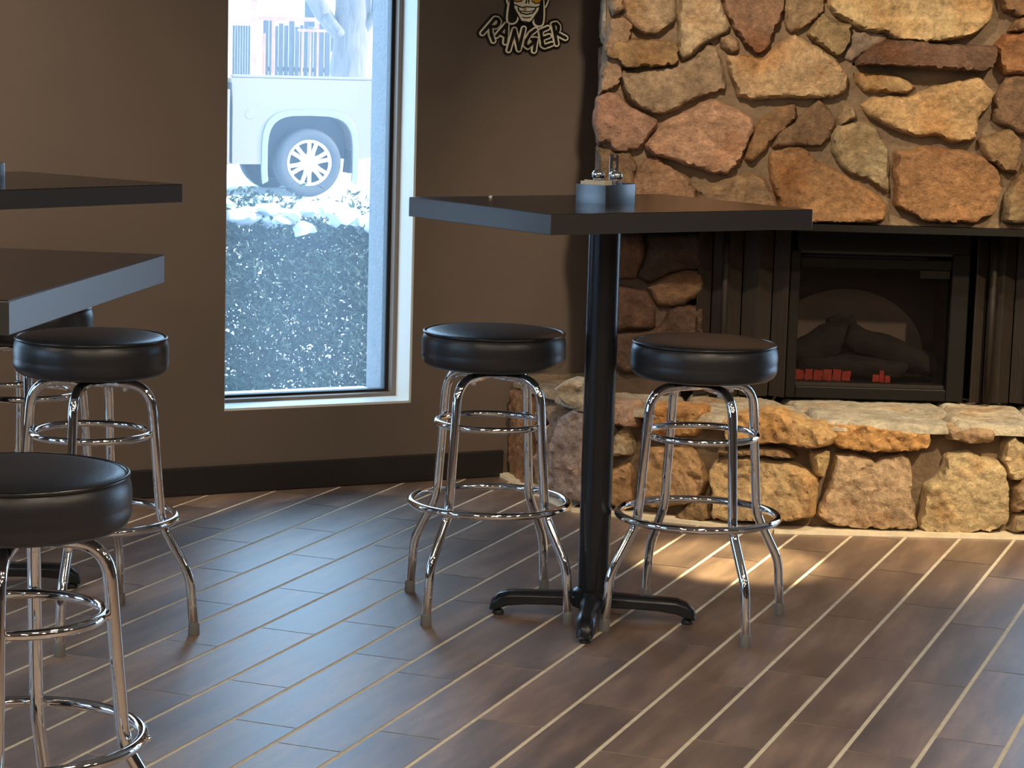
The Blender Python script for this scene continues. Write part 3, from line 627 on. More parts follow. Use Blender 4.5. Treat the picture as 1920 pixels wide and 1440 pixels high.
# return face of the chimney, towards the window wall
fs = lambda u, v, h: Vector((0.266 - h*0.6 + 0.030*u, CY + u, v))
for i, (a, b, z0, z1, c) in enumerate(((.02, .3, .97, 1.2, (165,120,90)), (.33, .62, .97, 1.16, (150,115,75)), (.02, .25, 1.22, 1.48, (160,125,90)), (.28, .62, 1.2, 1.5, (180,140,100)), (.02, .35, 1.5, 1.72, (170,140,105)), (.38, .62, 1.53, 1.8, (150,115,80)), (.03, .3, 1.76, 2.1, (175,140,100)), (.33, .6, 1.85, 2.2, (150,110,75)), (.03, .6, 2.25, 2.6, (165,130,90)))):
    stone(bm, lay, [(a, z0+.01), ((a+b)/2, z0), (b, z0+.02), (b-.01, z1-.02), ((a+b)/2, z1), (a+.01, z1-.01)], fs, c, .022, 300+i, step=0.02)
place('chimney_stonework', bm, M['stone'], auto=50)
bm = BM()
prism(bm, [(0.266, CY), (XE, CY), (XE, 8.40), (1.50, 8.385), (0.290, 7.79)], lambda u, v, h: Vector((u, v, h)), 0.957, CEIL-0.002)
place('chimney_core', bm, M['mortar'])

# hearth: front, chamfered left end and top slabs
FP = [Vector((-.019, 7.657, 0)), Vector((.211, 7.069, 0)), Vector((.834, 6.821, 0)), Vector((XE, 6.837, 0))]
HT = 0.352
def hface(i):
    a, b = FP[i], FP[i+1]; d = (b-a).normalized(); n = Vector((d.y, -d.x, 0))
    return lambda u, v, h: a + d*u + n*(h-0.045) + Vector((0, 0, v))
bm = BM(); lay = bm.loops.layers.float_color.new('stone_color')
for i, (k, fi, pl, c) in enumerate(HEARTH):
    top = k.startswith('S')
    pl = [(u, max(v, 0.004)) for u, v in pl]
    stone(bm, lay, pl, hface(fi), c, .055 if top else .05, 400+i, rough=1.7, edge=0.011)
place('hearth_stones', bm, M['stone'], auto=50)
bm = BM(); ins = [(.0, 7.655), (.25, 7.115), (.85, 6.873), (XE, 6.887), (XE, 8.2), (1.1, 8.19), (0.3, 7.80)]
prism(bm, ins, lambda u, v, h: Vector((u, v, h)), 0.0, HT-0.022)
place('hearth_core', bm, M['mortar'])
bm = BM(); lay = bm.loops.layers.float_color.new('stone_color')
ft = lambda u, v, h: Vector((u, v, HT-0.016 + h*0.4))
slabs = [([(.0, 7.62), (.13, 7.30), (.36, 7.36), (.42, 7.62), (.30, 7.85), (.08, 7.75)], (150, 130, 105)),
         ([(.14, 7.27), (.225, 7.06), (.47, 6.965), (.56, 7.06), (.57, 7.30), (.40, 7.36)], (172, 156, 132)),
         ([(.48, 6.965), (.66, 6.885), (.86, 6.815), (.965, 6.82), (.955, 6.95), (.93, 7.10), (.80, 7.35), (.59, 7.33), (.58, 7.05)], (182, 164, 136)),
         ([(.985, 6.825), (1.36, 6.815), (1.385, 6.90), (1.36, 7.03), (1.28, 7.12), (1.10, 7.16), (.96, 7.13), (.955, 6.97)], (192, 178, 150)),
         ([(.94, 7.14), (1.10, 7.18), (1.30, 7.14), (1.38, 7.06), (1.42, 7.10), (1.40, 7.36), (.90, 7.36)], (178, 164, 138)),
         ([(1.395, 6.835), (1.62, 6.815), (1.645, 6.95), (1.60, 7.06), (1.40, 7.07), (1.385, 7.0)], (194, 178, 146)),
         ([(1.43, 7.09), (1.60, 7.08), (1.66, 7.02), (1.68, 7.36), (1.42, 7.36)], (190, 174, 146)),
         ([(1.66, 6.82), (1.75, 6.825), (1.75, 7.10), (1.75, 7.36), (1.70, 7.36), (1.66, 7.0)], (188, 172, 142))]
for i, (pl, c) in enumerate(slabs): stone(bm, lay, pl, ft, c, .05, 500+i, sink=0.02, rough=1.6, edge=0.02, step=0.012)
place('hearth_slabs', bm, M['stone'], auto=50)
bm = BM()
for i in range(3):
    a, b = FP[i], FP[i+1]; d = (b-a).normalized(); n = Vector((d.y, -d.x, 0)); L = (b-a).length
    prism(bm, [(0, 0), (L, 0), (L, .012), (0, .012)], lambda u, v, h: a + d*u + n*h + Vector((0, 0, v)), -0.05, 0.022)
place('grout_fillet', bm, M['grout'])
# recess under the chimney breast: stone jamb, steel lintel
bm = BM(); lay = bm.loops.layers.float_color.new('stone_color')
fj = lambda u, v, h: Vector((u, 7.275 - h, v))
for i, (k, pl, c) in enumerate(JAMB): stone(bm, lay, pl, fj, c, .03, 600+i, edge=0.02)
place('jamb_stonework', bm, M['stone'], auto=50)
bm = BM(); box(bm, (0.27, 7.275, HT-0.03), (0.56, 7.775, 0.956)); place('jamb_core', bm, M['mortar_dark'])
bm = BM(); box(bm, (0.56, 7.60, HT-0.03), (XE, 7.66, 0.956)); box(bm, (XE-.06, 7.2, HT-0.03), (XE, 7.60, 0.956)); place('recess_back', bm, M['black_metal'])
bm = BM(); box(bm, (0.25, 7.045, 0.934), (XE, 7.40, 0.956)); place('lintel', bm, M['black_metal'])

# electric fire with a black surround, and ribbed folding doors either side of it
ins = thing('electric_fire_insert', 'black electric fire with glass front and red embers set in the stone fireplace', 'fireplace insert', (1.21, 7.27, HT))
bm = BM(); F0 = 7.26
def fb(bm, x0, x1, z0, z1, y0, y1): box(bm, (x0, y0, z0), (x1, y1, z1))
fb(bm, .925, 1.495, .855, .930, F0, F0+.05); fb(bm, 1.437, 1.495, .365, .855, F0, F0+.05); fb(bm, .905, .938, .365, .855, F0, F0+.05); fb(bm, .938, 1.437, .365, .405, F0, F0+.05)
place('surround', bm, M['black_metal'], ins, bevel=0.004)
bm = BM(); fb(bm, .938, 1.437, .800, .832, F0+.012, F0+.05); place('top_rail', bm, M['black_metal'], ins, bevel=0.003)
bm = BM(); fb(bm, .938, 1.437, .846, .855, F0+.012, F0+.05); fb(bm, .955, 1.36, .832, .846, F0+.045, F0+.06); place('air_vent', bm, M['gasket'], ins)
bm = BM(); fb(bm, .939, 1.436, .405, .415, F0+.02, F0+.06); place('bottom_rail', bm, M['bronze'], ins)
bm = BM(); fb(bm, 1.335, 1.432, .772, .797, F0+.016, F0+.03); place('rating_plate', bm, M['bronze'], ins)
bm = BM(); vs = [bm.verts.new(p) for p in ((.938, F0+.03, .40), (1.437, F0+.03, .40), (1.437, F0+.03, .80), (.938, F0+.03, .80))]; bm.faces.new(vs)
place('glass_front', bm, M['fire_glass'], ins)
bm = BM(); fb(bm, .93, 1.445, .37, .85, F0+.29, F0+.30); fb(bm, .93, .936, .37, .85, F0+.05, F0+.29); fb(bm, 1.439, 1.445, .37, .85, F0+.05, F0+.29); fb(bm, .93, 1.445, .37, .40, F0+.05, F0+.29)
place('firebox', bm, M['gasket'], ins)
bm = BM(); arc = [(1.135+.27*math.cos(t), .48+.225*math.sin(t)) for t in [PI*k/24 for k in range(25)]]
prism(bm, arc + [(.865, .41), (1.405, .41)], lambda u, v, h: Vector((min(max(u, .94), 1.435), F0+.27+h, v)), 0, 0.006)
place('arch_glow_panel', bm, M['arch_glow'], ins)  # panel added to give the arched glow behind the logs
for pts, r in (([(.95, 7.42, .47), (1.06, 7.43, .53), (1.16, 7.44, .58)], [.055, .06, .05]), ([(1.08, 7.46, .62), (1.10, 7.45, .56), (1.13, 7.44, .50)], [.03, .036, .04]), ([(1.12, 7.40, .56), (1.25, 7.40, .52), (1.42, 7.41, .46)], [.045, .05, .04]), ([(.96, 7.36, .455), (1.15, 7.37, .462), (1.32, 7.37, .455)], [.03, .036, .03])):
    bm = BM(); q = [Vector(a).lerp(Vector(b), t/5) for a, b in zip(pts, pts[1:]) for t in range(5)] + [Vector(pts[-1])]
    rr = [r[0]+(r[1]-r[0])*t/5 for t in range(5)] + [r[1]+(r[2]-r[1])*t/5 for t in range(6)]
    tube(bm, q, rr, 16)
    for v in bm.verts: v.co += v.normal*0 + Vector((noise.noise(v.co*30), noise.noise(v.co*30+Vector((9, 0, 0))), noise.noise(v.co*30+Vector((0, 9, 0)))))*0.012
    place('log', bm, M['log'], ins, smooth=True)
rn = random.Random(3)
for lo, hi in [((.958+k*.0315-.0125, 7.318, .418), (.958+k*.0315+.0125, 7.345, .452+rn.uniform(-.004, .004))) for k in range(6)] + [((1.215+k*.020-.008, 7.335, .415), (1.215+k*.020+.008, 7.35, .438+.016*(k == 1))) for k in range(3)]:
    bm = BM(); box(bm, lo, hi); bmesh.ops.subdivide_edges(bm, edges=bm.edges, cuts=2, use_grid_fill=True)
    for v in bm.verts: v.co += Vector((noise.noise(v.co*60), noise.noise(v.co*60+Vector((0, 9, 0))), noise.noise(v.co*60+Vector((5, 5, 5)))))*0.004
    place('ember', bm, M['ember'], ins)

def folding_door(label, x0, x1, n, y):
    t = thing('folding_fireplace_door', label, 'fireplace door', ((x0+x1)/2, y, HT), group=None)
    w = (x1-x0)/n
    for k in range(n):
        a = x0+k*w; s = 1 if k % 2 == 0 else -1
        bm = BM(); q = [(a+.001, y+.03*(s < 0)), (a+w-.001, y+.03*(s > 0))]
        m = Vector((q[1][1]-q[0][1], -(q[1][0]-q[0][0]), 0)).normalized()*0.006
        prism(bm, [(q[0][0], q[0][1]), (q[1][0], q[1][1]), (q[1][0]-m.x, q[1][1]-m.y), (q[0][0]-m.x, q[0][1]-m.y)], lambda u, v, h: Vector((u, v, h)), HT+.014, .928)
        place('ribbed_leaf', bm, M['bronze'], t, bevel=0.002)
    bm = BM(); tube(bm, [(x0+.3*(x1-x0), y-.008, HT+.012), (x0+.3*(x1-x0), y-.008, .926)], .011, 12); place('door_post', bm, M['bronze'], t, smooth=True)
folding_door('ribbed dark bronze folding door left of the electric fire', .60, .90, 6, 7.245)
folding_door('ribbed dark bronze folding door right of the electric fire', 1.515, 1.695, 4, 7.245)

# ------------------------------------------------------------------ bar stools
def make_stool(label):
    t = thing('bar_stool', label, 'bar stool', group=STOOLS)
    R = 0.187
    bm = BM()
    prof = [(0, .752), (.06, .7515), (.12, .749), (.160, .744), (.176, .7395), (.180, .736), (.183, .733), (.1875, .722), (.1895, .706), (.1885, .692), (.1882, .686), (.1895, .680), (.188, .668), (.182, .657), (.172, .650), (.12, .648), (0, .648)]
    lathe(bm, prof, 72); obj('seat_cushion', bm, M['vinyl'], t, smooth=True)
    bm = BM(); torus(bm, .1825, .0042, .7375, 90, 10); obj('seat_piping', bm, M['vinyl_edge'], t, smooth=True)
    bm = BM(); lathe(bm, [(0, .648), (.085, .648), (.085, .640), (.05, .634), (.045, .627), (0, .627)], 32); obj('swivel_plate', bm, M['black_metal'], t, auto=40)
    for k in range(4):
        a = k*PI/2; d = Vector((math.cos(a), math.sin(a), 0)); zt = .628 if k % 2 == 0 else .627
        P = lambda r, z: d*r + Vector((0, 0, z))
        bm = BM()
        tube(bm, fillet([P(0.0, zt), P(.150, zt-.004), P(.176, .300), P(.184, .268), P(.251, .150), P(.2635, .004)], [.062, .03, .03, .03], 8), .0121, 16)
        lg = obj('leg', bm, M['chrome'], t, smooth=True)
        bm = BM(); lathe(bm, [(0, 0), (.0136, 0), (.0143, .003), (.0136, .028), (.0124, .031), (0, .033)], 20, (d.x*.2625, d.y*.2625, 0)); obj('foot_cap', bm, M['cap'], lg, auto=40)
        bm = BM(); lathe(bm, [(0, .008), (.004, .0075), (.0055, .004), (.0055, 0)], 12, (0, 0, 0), Matrix.Translation(d*.2165+Vector((0, 0, .288))) @ d.to_track_quat('Z', 'Y').to_matrix().to_4x4()); obj('rivet', bm, M['chrome'], lg, smooth=True)
        bm = BM(); lathe(bm, [(0, -.012), (.005, -.0115), (.0065, -.006), (.0065, 0)], 12, tuple(d*.085+Vector((0, 0, zt-.0105)))); obj('glide', bm, M['chrome'], lg, smooth=True)
    bm = BM(); torus(bm, .1435, .0092, .500); obj('brace_ring', bm, M['chrome'], t, smooth=True)
    bm = BM(); torus(bm, .2075, .0102, .288); obj('foot_ring', bm, M['chrome'], t, smooth=True)
    return t
STOOLS = 'backless chrome bar stools at the high tables'
stools = [((-.05, 5.745), -35.8, 'black and chrome bar stool left of the black table pillar, before the taupe wall'),
          ((.492, 5.647), 25.2, 'black and chrome bar stool right of the black table pillar, before the stone hearth'),
          ((-1.038, 5.405), -5.5, 'black and chrome bar stool at the left, under the pale-lit table corner'),
          ((-.815, 3.60), 2.0, 'nearest black and chrome bar stool, cut off at the lower left corner'),
          ((-1.345, 6.03), 17.0, 'farthest bar stool at the left, mostly hidden behind another stool and table')]
st0 = None
for (x, y), rz, lb in stools:
    if st0 is None: s = st0 = make_stool(lb)
    else: s = copy_tree(st0); s['label'] = lb
    s.location = (x, y, 0); s.rotation_euler = (0, 0, math.radians(rz))

# ------------------------------------------------------------------ high tables
TZ = 1.09
def make_table(label, cx, cy, ang, lx, ly, base, base_rz, group='square topped high bar tables'):
    """ang: direction of the local x axis of the top; base: foot centre"""
    t = thing('bar_table', label, 'table', (base[0], base[1], 0), math.radians(base_rz), group)
    rot = Matrix.Rotation(math.radians(ang-base_rz), 4, 'Z')
    off = Matrix.Rotation(-math.radians(base_rz), 4, 'Z') @ Vector((cx-base[0], cy-base[1], 0))
    tm = Matrix.Translation(off) @ rot
    T = .049
    bm = BM(); box(bm, (-lx/2, -ly/2, TZ-T), (lx/2, ly/2, TZ-.0015)); top = obj('table_edge', bm, M['table_edge'], t, bevel=0.0012); 
    top.data.transform(tm)
    bm = BM(); box(bm, (-lx/2+.0012, -ly/2+.0012, TZ-.003), (lx/2-.0012, ly/2-.0012, TZ)); tt = obj('tabletop', bm, M['table'], t); tt.data.transform(tm)
    bm = BM(); lathe(bm, [(0, .05), (.041, .05), (.041, TZ-T-.006), (0, TZ-T-.006)], 40); obj('pillar', bm, M['black'], t, auto=40)
    bm = BM(); box(bm, (-.13, -.13, TZ-T-.006), (.13, .13, TZ-T)); obj('mounting_plate', bm, M['black_metal'], t)
    bm = BM(); lathe(bm, [(0, .035), (.052, .035), (.056, .05), (.052, .078), (.043, .086), (0, .086)], 36); obj('hub', bm, M['black'], t, auto=40)
    for k in range(4):
        a = k*PI/2; R = Matrix.Rotation(a, 4, 'Z'); bm = BM()
        secs = []
        for x, zt, zb, w in ((.030, .074, .036, .030), (.10, .070, .036, .026), (.17, .068, .034, .025), (.220, .066, .028, .025), (.246, .058, .018, .023), (.264, .042, .013, .020), (.270, .026, .014, .016)):
            secs.append([bm.verts.new(R @ Vector(p)) for p in ((x, -w, zb), (x, w, zb), (x, w, zt-.012), (x, w*.55, zt), (x, -w*.55, zt), (x, -w, zt-.012))])
        for p, q in zip(secs, secs[1:]):
            for i in range(6): bm.faces.new((p[i], p[(i+1) % 6], q[(i+1) % 6], q[i]))
        bm.faces.new(secs[0][::-1]); bm.faces.new(secs[-1])
        arm = obj('base_arm', bm, M['black'], t, bevel=0.003, auto=50)
        bm = BM(); lathe(bm, [(0, 0), (.014, 0), (.016, .004), (.012, .012), (.006, .013), (.006, .024), (0, .024)], 16, tuple(R @ Vector((.248, 0, 0)))); obj('levelling_foot', bm, M['gasket'], arm, smooth=False)
    return t
def d2(a): return Vector((math.cos(math.radians(a)), math.sin(math.radians(a))))
# main table: corners measured left (-.288,5.624), front (.091,5.136), right (.759,5.6)
make_table('dark brown high table on a black pillar with condiments, in the middle of the room', .236, 5.624, 34.8, .814, .622, (.227, 5.657), -6.0)
make_table('nearer dark high table at the left edge, its end face lit pale grey', -1.008, 3.46, 83.4, .785, .72, (-1.01, 3.47), 5)
make_table('farther dark high table at the left edge, nearest the taupe wall', -1.416, 5.811, 51.7, .84, .66, (-1.418, 5.80), 8)

# ------------------------------------------------------------------ things on the tables
def condiment_caddy(loc, rz, label):
    t = thing('condiment_caddy', label, 'condiment caddy', (*loc, TZ), rz, 'condiment caddies on the tables')
    bm = BM(); w, l, h, r = .0465, .0775, .047, .004          # local x runs along the long side
    def rr(w, l, r, r2, n=6):
        out = []
        for cx, cy, a, q in ((l-r2, w-r2, 0, r2), (-l+r, w-r, 90, r), (-l+r, -w+r, 180, r), (l-r2, -w+r2, 270, r2)):
            out += [(cx+q*math.cos(math.radians(a+90*k/n)), cy+q*math.sin(math.radians(a+90*k/n))) for k in range(n+1)]
        return out
    o = rr(w, l, r, .022); i_ = rr(w-.003, l-.003, r-.002, .020); n = len(o)
    V = [[bm.verts.new((x, y, z)) for x, y in p] for p, z in ((o, 0), (o, h), (i_, h), (i_, .006))]
    for a, b in zip(V, V[1:]):
        for k in range(n): bm.faces.new((a[k], a[(k+1) % n], b[(k+1) % n], b[k]))
    bm.faces.new(V[0][::-1]); bm.faces.new(V[3])
    obj('tray', bm, M['caddy'], t, auto=40)
    bm = BM(); box(bm, (-.030, -w+.003, .006), (-.028, w-.003, .044)); obj('divider', bm, M['caddy'], t)
    # upright handle plate with an oval eye and a notch
    bm = BM(); yw = .0115
    outer = [(-.0115, .03), (.0115, .03), (.0115, .118), (.005, .121), (.003, .113), (-.001, .113), (-.002, .122), (-.008, .122), (-.0115, .116)]
    ov = [(.0042*math.cos(2*PI*k/20), .094+.0105*math.sin(2*PI*k/20)) for k in range(20)]
    ov2 = [(.0052*math.cos(2*PI*k/20), .058+.0125*math.sin(2*PI*k/20)) for k in range(20)]
    pts = [Vector(p) for p in outer+ov+ov2]; no = len(outer)
    ed = [(k, (k+1) % no) for k in range(no)] + [(no+k, no+(k+1) % 20) for k in range(20)] + [(no+20+k, no+20+(k+1) % 20) for k in range(20)]
    r = geometry.delaunay_2d_cdt(pts, ed, [], 0, 1e-6)
    def inp(p, poly):
        c = False
        for a, b in zip(poly, poly[1:]+poly[:1]):
            if (a[1] > p[1]) != (b[1] > p[1]) and p[0] < (b[0]-a[0])*(p[1]-a[1])/(b[1]-a[1])+a[0]: c = not c
        return c
    fr = [bm.verts.new((v.x, 0, v.y)) for v in r[0]]
    for f in r[2]:
        c = [sum(r[0][i][j] for i in f)/3 for j in (0, 1)]
        if inp(c, outer) and not inp(c, ov) and not inp(c, ov2): bm.faces.new([fr[i] for i in f])
    bmesh.ops.delete(bm, geom=[v for v in bm.verts if not v.link_faces], context='VERTS')
    g = bmesh.ops.extrude_face_region(bm, geom=list(bm.faces)); bmesh.ops.translate(bm, verts=[e for e in g['geom'] if isinstance(e, bmesh.types.BMVert)], vec=(0, .003, 0))
    hd = obj('handle', bm, M['chrome'], t); 
    hd.rotation_euler = (0, 0, -rz+.15); hd.location = (.030, .002, 0)
    bm = BM(); box(bm, (-.0115, -.002, .006), (.0115, .005, .032)); h2 = obj('handle_bracket', bm, M['chrome'], hd)
    return t
def shaker(loc, label, fill, half):
    t = thing('glass_shaker', label, 'shaker', (*loc, TZ+.0065), 0, 'salt and pepper shakers')
    bm = BM(); lathe(bm, [(0, 0), (.019, 0), (.0195, .004), (.018, .025), (.0145, .045), (.013, .052), (.0125, .056), (0, .056)], 24); obj('glass_body', bm, M['clear'], t, smooth=True)
    bm = BM(); lathe(bm, [(0, .002), (.0178, .002), (.017, half), (0, half)], 24); obj('seasoning', bm, M[fill], t, smooth=True)
    bm = BM(); lathe(bm, [(.0135, .054), (.0165, .057), (.0165, .066), (.013, .072), (.007, .0755), (0, .076)], 24); obj('lid', bm, M['chrome'], t, smooth=True)
    return t
def packets(loc, rz, seed, where):
    rn = random.Random(seed)
    for k in range(5):
        lb = ['frontmost', 'second', 'third', 'fourth', 'rearmost'][k]
        bm = BM(); box(bm, (-.0012, -.036, 0), (.0012, .036, .043)); box(bm, (-.0005, -.036, .043), (.0005, .036, .049))
        o = obj('sugar_packet', bm, M['paper'])
        q = Vector((loc[0], loc[1], TZ+.0075)) + Matrix.Rotation(rz, 3, 'Z') @ Vector((-.0665+k*.0085, rn.uniform(-.003, .003), 0))
        o.location = q; o.rotation_euler = (rn.uniform(-.05, .05), rn.uniform(-.16, -.02), rz)
        tag(o, '%s cream sugar packet standing in the caddy on the %s' % (lb, where), 'sugar packet', 'sugar packets')
E2 = math.radians(55)
condiment_caddy((.230, 5.664), E2, 'dark metal condiment caddy with upright steel handle on the middle table')
packets((.230, 5.664), E2, 4, 'middle table')
shaker((.206, 5.677), 'glass salt shaker left of the steel handle in the middle table caddy', 'salt', .034)
shaker((.250, 5.646), 'glass pepper shaker right of the steel handle in the middle table caddy', 'pepper', .026)
condiment_caddy((-1.412, 5.81), math.radians(78), 'dark condiment caddy cut off at the left edge of the photo')
packets((-1.412, 5.81), math.radians(78), 8, 'farther left table')
bm = BM(); bmesh.ops.create_icosphere(bm, subdivisions=2, radius=.005)
for v in bm.verts: v.co *= 1+.5*noise.noise(v.co*300); v.co.z *= .8
cr = obj('crumb', bm, M['crumb'], loc=(-.068, 5.683, TZ+.0035)); tag(cr, 'small white crumb near the left corner of the middle table', 'crumb')

# ------------------------------------------------------------------ cut-out wall sign
def sp(x, y, h):                                       # sign drawing units -> wall
    return wp(1.0696 + x*.0002332, -0.002-h, 1.6427 + x*8.8e-6 - y*.0002072)
sg = thing('wall_sign', 'black and cream cut-out skull sign with the word RANGER on the dark wall', 'sign', tuple(sp(860, 200, 0)))
STR = [[(205,535),(400,300),(440,305),(468,345),(455,395),(420,430),(350,430)], [(330,440),(345,560),(385,660)],
       [(435,580),(590,395),(590,540),(578,690)], [(490,535),(590,590)],
       [(635,815),(720,480),(800,805),(872,465)],
       [(1065,485),(985,545),(915,660),(905,730),(945,765),(1010,715),(1050,650)], [(1000,640),(1075,640),(1050,830)],
       [(1265,455),(1150,505),(1190,740),(1225,760),(1340,720)], [(1180,630),(1290,590)],
       [(1420,720),(1350,395),(1400,385),(1440,430),(1440,490),(1405,540),(1565,625)]]
def capsule(bm, a, b, r, h0, h1):
    ax, ay = a; bx, by = b; an = math.atan2(by-ay, bx-ax)
    poly = [(bx+r*math.cos(an-PI/2+PI*k/8), by+r*math.sin(an-PI/2+PI*k/8)) for k in range(9)] + [(ax+r*math.cos(an+PI/2+PI*k/8), ay+r*math.sin(an+PI/2+PI*k/8)) for k in range(9)]
    prism(bm, poly, lambda u, v, h: sp(u, v, h), h0, h1)
def smooth_closed(p, n=2):
    for _ in range(n):
        q = []
        for a, b in zip(p, p[1:]+p[:1]): q += [(a[0]*.75+b[0]*.25, a[1]*.75+b[1]*.25), (a[0]*.25+b[0]*.75, a[1]*.25+b[1]*.75)]
        p = q
    return p
def flat_poly(bm, pl, h0, h1): prism(bm, pl, lambda u, v, h: sp(u, v, h), h0, h1)
hair_l = smooth_closed([(655,-260),(640,-20),(600,330),(650,380),(740,360),(770,250),(720,100),(720,-260)])
hair_r = smooth_closed([(1150,-260),(1180,0),(1190,380),(1130,425),(1045,395),(1035,280),(1080,120),(1090,-260)])
head = smooth_closed([(690,-260),(700,60),(715,160),(790,290),(830,355),(960,375),(1010,330),(1095,190),(1120,60),(1150,-260),(1040,-380),(800,-380)], 1)
side_r = smooth_closed([(1180,-260),(1270,-40),(1240,60),(1205,130),(1190,60)], 1)
side_l = smooth_closed([(640,-260),(580,-60),(600,30),(625,80),(645,-20)], 1)
brim = smooth_closed([(480,-260),(700,-215),(900,-200),(1150,-215),(1380,-260),(1330,-320),(1160,-360),(1060,-560),(800,-560),(700,-360),(530,-320)])
bm = BM()
for s in STR:
    for a, b in zip(s, s[1:]): capsule(bm, a, b, 82, 0.0, .005)
for p, d in ((hair_l, 62), (hair_r, 62), (head, 40), (side_r, 45), (side_l, 45), (brim, 45)): flat_poly(bm, grow(p, d), 0.0, .005)
flat_poly(bm, [(620,300),(1200,300),(1130,560),(600,560)], 0, .005)
place('backing_board', bm, M['ink'], sg)
bm = BM()
for s in STR:
    for a, b in zip(s, s[1:]): capsule(bm, a, b, 50, .0049, .0075)
for p in (hair_l, hair_r): flat_poly(bm, grow(p, 30), .0045, .0070)
for p in (side_r, side_l, brim): flat_poly(bm, grow(p, 22), .0043, .0065)
flat_poly(bm, head, .0049, .0088)
place('cream_layer', bm, M['cream'], sg)
bm = BM()
for s in STR:
    for a, b in zip(s, s[1:]): capsule(bm, a, b, 24, .007, .0092)
for p in (hair_l, hair_r): flat_poly(bm, p, .0068, .0082)
for p in (side_r, side_l, brim): flat_poly(bm, grow(p, -8), .0063, .0075)
def line(bm, pts, r, h0=.0086, h1=.0096):
    for a, b in zip(pts, pts[1:]): capsule(bm, a, b, r, h0, h1)
line(bm, [(690,75),(720,80),(790,105),(830,125),(900,108),(1000,118),(1060,120),(1140,95)], 10)
line(bm, [(770,120),(775,165),(820,215),(910,235),(1000,215),(1045,165),(1055,125)], 11)
line(bm, [(790,175),(870,190),(940,192),(1030,170)], 8)
line(bm, [(845,280),(910,292),(975,280)], 9)
line(bm, [(710,150),(790,290),(825,350),(890,352),(960,368),(1005,330),(1095,190)], 10)
flat_poly(bm, [(880,60),(895,-20),(905,-40),(912,20),(905,60)], .0086, .0096); flat_poly(bm, [(945,65),(950,0),(935,-40),(925,20),(930,55)], .0086, .0096)
line(bm, [(700,15),(750,32),(820,18),(835,-30)], 9); line(bm, [(985,15),(1050,60),(1120,45),(1160,0)], 9)
place('black_lettering', bm, M['ink'], sg)
bm = BM(); flat_poly(bm, smooth_closed([(690,-60),(700,10),(770,25),(830,5),(830,-60),(760,-110)], 1), .0086, .0093); flat_poly(bm, smooth_closed([(985,-60),(990,10),(1060,52),(1130,30),(1150,-60),(1060,-120)], 1), .0086, .0093)
place('eye_disc', bm, M['amber'], sg)
bm = BM(); flat_poly(bm, [(852,130),(905,118),(905,180),(855,178)], .0086, .0093); place('gold_tooth', bm, M['gold'], sg)
bm = BM()
for x0, x1 in ((785,818),(822,850),(910,945),(950,985),(990,1035)): flat_poly(bm, [(x0,130),(x1,126),(x1-3,176),(x0+5,172)], .0086, .0093)
place('teeth', bm, M['snow'], sg)
# ------------------------------------------------------------------ outside: snow, hedge, truck, tree, fence
GZ = -0.28
bm = BM()
ys = [7.0, 9, 12, 16, 20, 24, 27, 29, 31, 33, 35, 37, 39, 42, 48, 60, 90]; xs = [-40, -20, -12, -8, -6, -5, -4, -3, -2, -1, 0, 1, 2, 4, 8, 14, 24, 45]
def gz(x, y):
    t = min(1, max(0, (y-29.5)/9.0)); return GZ + 1.25*t*t*(3-2*t) + 0.05*noise.noise(Vector((x*.5, y*.5, 0)))*(y > 29.0)
g = [[bm.verts.new((x, y + (0 if y > 8 else -max(0, -x-1)*.5), gz(x, y))) for x in xs] for y in ys]
for a, b in zip(g, g[1:]):
    for k in range(len(xs)-1): bm.faces.new((a[k], a[k+1], b[k+1], b[k]))
struct('ground', bm, M['snow'], smooth=True)

# hedge: leaves on a cage of twigs, thinner low down
def hp(u, h, z): return wp(u, h, z)
hedge = thing('evergreen_hedge', 'snow-capped evergreen hedge close outside the tall window', 'hedge', tuple(wp(.9, 2.6, GZ)))
rn = random.Random(21)
def htop(u): return 0.90 - 0.11*u + 0.05*noise.noise(Vector((u*2.7, 3.3, 0)))
bm = BM(); lr = random.Random(8)
def leaf(bm, c, s):
    d = Vector((lr.gauss(0, 1), lr.gauss(0, 1), lr.gauss(0.4, 1))).normalized(); u = d.orthogonal().normalized(); u.rotate(Matrix.Rotation(lr.uniform(0, 6.28), 3, d)); v = d.cross(u)
    l = s*lr.uniform(.7, 1.3); w = l*.34
    q = [c - u*l, c + v*w, c + u*l, c - v*w]; vv = [bm.verts.new(p) for p in q]
    vv[0].co += d*l*.2; vv[2].co += d*l*.2
    bm.faces.new(vv)
sprigs = []
for k in range(11500):
    u = rn.uniform(-.9, 3.6); ht = htop(u); z = GZ + (ht-GZ)*(rn.random()**0.80)
    rel = (z-GZ)/(ht-GZ); half = .55*math.sqrt(max(0.05, 1-rel**3))
    h = 2.5 + rn.uniform(-1, 1)*half
    if rel < .55 and noise.noise(Vector((u*7.5, z*7.5, h*1.2))) > 0.43: continue
    c = hp(u, h, z); sprigs.append(c)
    for j in range(12):
        leaf(bm, c + Vector((lr.gauss(0, .05), lr.gauss(0, .05), lr.gauss(0, .045))), .019)
o = obj('foliage', bm, M['leaf'], None); o.parent = hedge; o.matrix_parent_inverse = Matrix.Translation(-hedge.location)
bm = BM()
